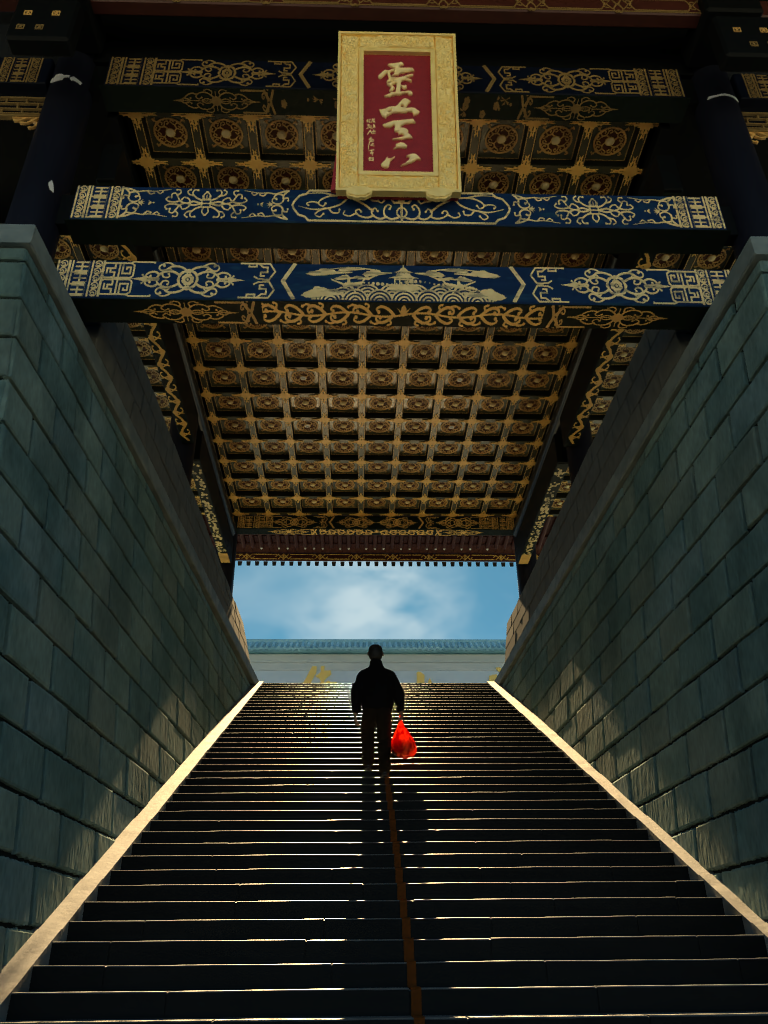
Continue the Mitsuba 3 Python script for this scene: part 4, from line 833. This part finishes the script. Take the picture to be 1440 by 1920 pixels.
def hand(w, side, grip):
    """Palm, four fingers and a thumb hanging from the wrist w; grip closes the fingers."""
    w = np.array(w); palm0, palm1 = w + [0, .0, -.02], w + [.004 * side, .008, -.085]
    out = [hull(palm0, (.016, .026, .02), palm1, (.013, .036, .016))]
    for k, (dy, L) in enumerate(((.028, .072), (.010, .082), (-.009, .077), (-.027, .060))):
        p = palm1 + np.array([0, dy, -.006]); a = math.radians(18 + 5 * k + (75 if grip else 0)); q = [p]
        for seg, (f, bend) in enumerate(((.45, 1), (.32, 1.8), (.23, 2.3))):
            t = a * (bend if not grip else .6 + .85 * seg); q.append(q[-1] + L * f * np.array([-side * math.sin(t), .0, -math.cos(t)]))
        out += chain(*[(c, r) for c, r in zip(q, (.0092, .0088, .0082, .0072))])
    t0 = w + [0, .028, -.035]; out += chain((t0, .012), (t0 + [-side * .014, .022, -.028], .0105), (t0 + [-side * (.028 if grip else .02), .018, -.058], .0085))
    return out
body += hand(wrR, 1, True) + hand(wrL, -1, False)
put("body", merge(body, .011, 6), "skin", pr, True)
hair = chain(((.231, 10.512, ZF + 1.682), (.093, .108, .096)), ((.231, 10.50, ZF + 1.660), (.097, .106, .085)), ((.231, 10.485, ZF + 1.59), (.086, .088, .05)))
hair += [hull((.231 + s * .014, 10.51, ZF + 1.712), (.078, .092, .060), (.231 + s * .017, 10.50, ZF + 1.650), (.080, .092, .05)) for s in (-1, 1)]
put("hair", merge(hair, .018, 6, .003, 3, 40), "black_hair", pr, True)
jk = chain(((.250, 10.50, ZF + .885), (.195, .135, .03)), ((.248, 10.49, ZF + 1.00), (.212, .15, .08)), ((.246, 10.48, ZF + 1.18), (.222, .148, .09)), ((.243, 10.48, ZF + 1.30), (.195, .125, .07)), ((.240, 10.49, ZF + 1.40), (.120, .10, .045)), ((.237, 10.50, ZF + 1.475), (.090, .085, .03)), ((.236, 10.50, ZF + 1.545), (.077, .078, .022)))
for (sh, el, wr), s in (((shR, elR, wrR), 1), ((shL, elL, wrL), -1)):
    jk += chain(((.24 + s * .07, 10.49, ZF + 1.375), .080), (np.array(sh) + [s * .004, 0, -.035], .088), (np.array(el) + [-.014 * s, 0, 0], .078), (np.array(wr) + [-.010 * s, 0, .09], .055), (np.array(wr) + [-.006 * s, 0, .015], (.048, .05, .02)))
    for t in np.linspace(.2, .95, 4): jk.append(hull(np.array(el) * (1 - t) + np.array(wr) * t + [-.012 * s, .01, .04], (.062, .06, .016), np.array(el) * (1 - t) + np.array(wr) * t + [-.012 * s, -.015, .03], (.060, .058, .014)))
put("jacket", merge(jk, .018, 7, .014, 5, 11), "black_cloth", pr, True)
tr = chain(((.245, 10.51, ZF + 1.0), (.18, .125, .03)), ((.245, 10.51, ZF + .90), (.188, .135, .06)))
for hp, kn, an, s in ((hipR, kneeR, ankR, 1), (hipL, kneeL, ankL, -1)):
    tr += chain(((.245 + s * .075, 10.51, ZF + .88), (.115, .13, .06)), (np.array(hp) + [.006 * s, 0, -.10], (.102, .12, .08)), (np.array(kn) + [.004 * s, -.0, .10], (.09, .10, .06)), (np.array(kn), (.086, .092, .06)), (np.array(kn) * .5 + np.array(an) * .5 + [0, -.012, 0], (.078, .09, .05)), (np.array(an) + [0, 0, .05], (.070, .082, .03)), (np.array(an) + [0, -.005, -.015], (.071, .085, .02)))
    for t in (.12, .3, .86, .97): tr.append(hull(np.array(kn) * (1 - t) + np.array(an) * t + [s * .012, -.02, .03], (.08, .078, .014), np.array(kn) * (1 - t) + np.array(an) * t + [-s * .006, .0, .0], (.078, .08, .014)))
put("trousers", merge(tr, .016, 6, .013, 6, 12), "brown_cloth", pr, True)
for an, z, s in ((ankR, ZF, 1), (ankL, ZL, -1)):
    y = an[1]
    sh_ = chain(((an[0], y - .035, z + .034), (.040, .045, .030)), ((an[0] + s * .004, y + .08, z + .036), (.045, .06, .032)), ((an[0] + s * .008, y + .16, z + .026), (.044, .055, .022))) + chain(((an[0], y - .03, z + .07), (.038, .042, .03)), ((an[0], y + .02, z + .085), (.038, .05, .03)))
    put("shoe", merge(sh_, .014, 5), "shoe_leather", pr, True)

bag = thing("plastic_bag", "bright red plastic bag, full, hanging from the person's right hand", "bag")
def bag_mesh():
    """A thin film gathered at the hand: pleats running down from the knot, a sagging faceted bottom."""
    top = np.array([.549, 10.46, ZF + .752]); rows_ = []; r = np.random.default_rng(4)
    prof = [(0.0, .014, .014, .012), (.03, .019, .020, .016), (.07, .036, .036, .030), (.12, .058, .062, .046), (.18, .086, .098, .068), (.25, .117, .135, .092), (.30, .137, .158, .108), (.34, .150, .172, .118), (.38, .150, .182, .122), (.41, .132, .182, .120), (.44, .098, .172, .108), (.462, .062, .150, .085), (.472, .03, .10, .05), (.476, .002, .004, .003)]
    n = 96; ph = r.uniform(0, 6.28, 6); t = np.arange(n) * 2 * math.pi / n
    for d, al, ar, b in prof:
        a = np.where(np.cos(t) > 0, ar, al)
        fade = np.clip(1.2 - d / .42, .10, 1)
        tri = lambda x: 2 / math.pi * np.arcsin(np.sin(x))
        k = 1 + fade * (.13 * tri(5 * t + ph[0] + d * 1.5) + .10 * tri(8 * t + ph[1] - d * 3) + .07 * tri(13 * t + ph[2] + d * 5)) + .05 * tri(4 * t + ph[3] + d * 9)
        c = np.sign(np.cos(t)) * np.abs(np.cos(t)) ** .85; s_ = np.sign(np.sin(t)) * np.abs(np.sin(t)) ** .85
        q = np.stack([top[0] + .012 * min(1, d / .3) + a * k * c, top[1] + b * k * s_, np.full(n, top[2] - d)], -1)
        q[:, 2] += (.010 * tri(3 * t + ph[4] + d * 20) + .006 * tri(7 * t + ph[5])) * (d > .05)
        rows_.append(q)
    v = np.vstack(rows_); m = len(prof); i, j = np.meshgrid(np.arange(m - 1), np.arange(n), indexing="ij"); j2 = (j + 1) % n
    q = np.stack([i * n + j, (i + 1) * n + j, (i + 1) * n + j2, i * n + j2], -1).reshape(-1, 4)
    t_ = trimesh.Trimesh(v, np.vstack([q[:, [0, 1, 2]], q[:, [0, 2, 3]]]), process=False).subdivide()
    vv = np.array(t_.vertices); d = np.abs(meshkit.fbm(vv * 18, 3, 7) - .5)
    t_.vertices = vv - np.array(t_.vertex_normals) * (d * .045)[:, None]; return t_
put("film", bag_mesh(), "red_film", bag, 35)
hdl = [np.array([.549 + .012 * s, 10.46, ZF + .748]) for s in (-1, 1)]
put("handle", merge(sum([chain((p, .010), (p + [0, 0, .03], .009), (p + [.003, 0, .055], .007)) for p in hdl], []), .006, 3), "red_film", bag, True)
fill = [hull((.485, 10.45, ZF + .36), .066, (.56, 10.45, ZF + .385), .075), hull((.61, 10.44, ZF + .37), .068, (.655, 10.45, ZF + .415), .060), hull((.565, 10.50, ZF + .36), .055, (.60, 10.43, ZF + .39), .055)]
put("contents", merge(fill, .02, 4), "bag_filling", bag, True)
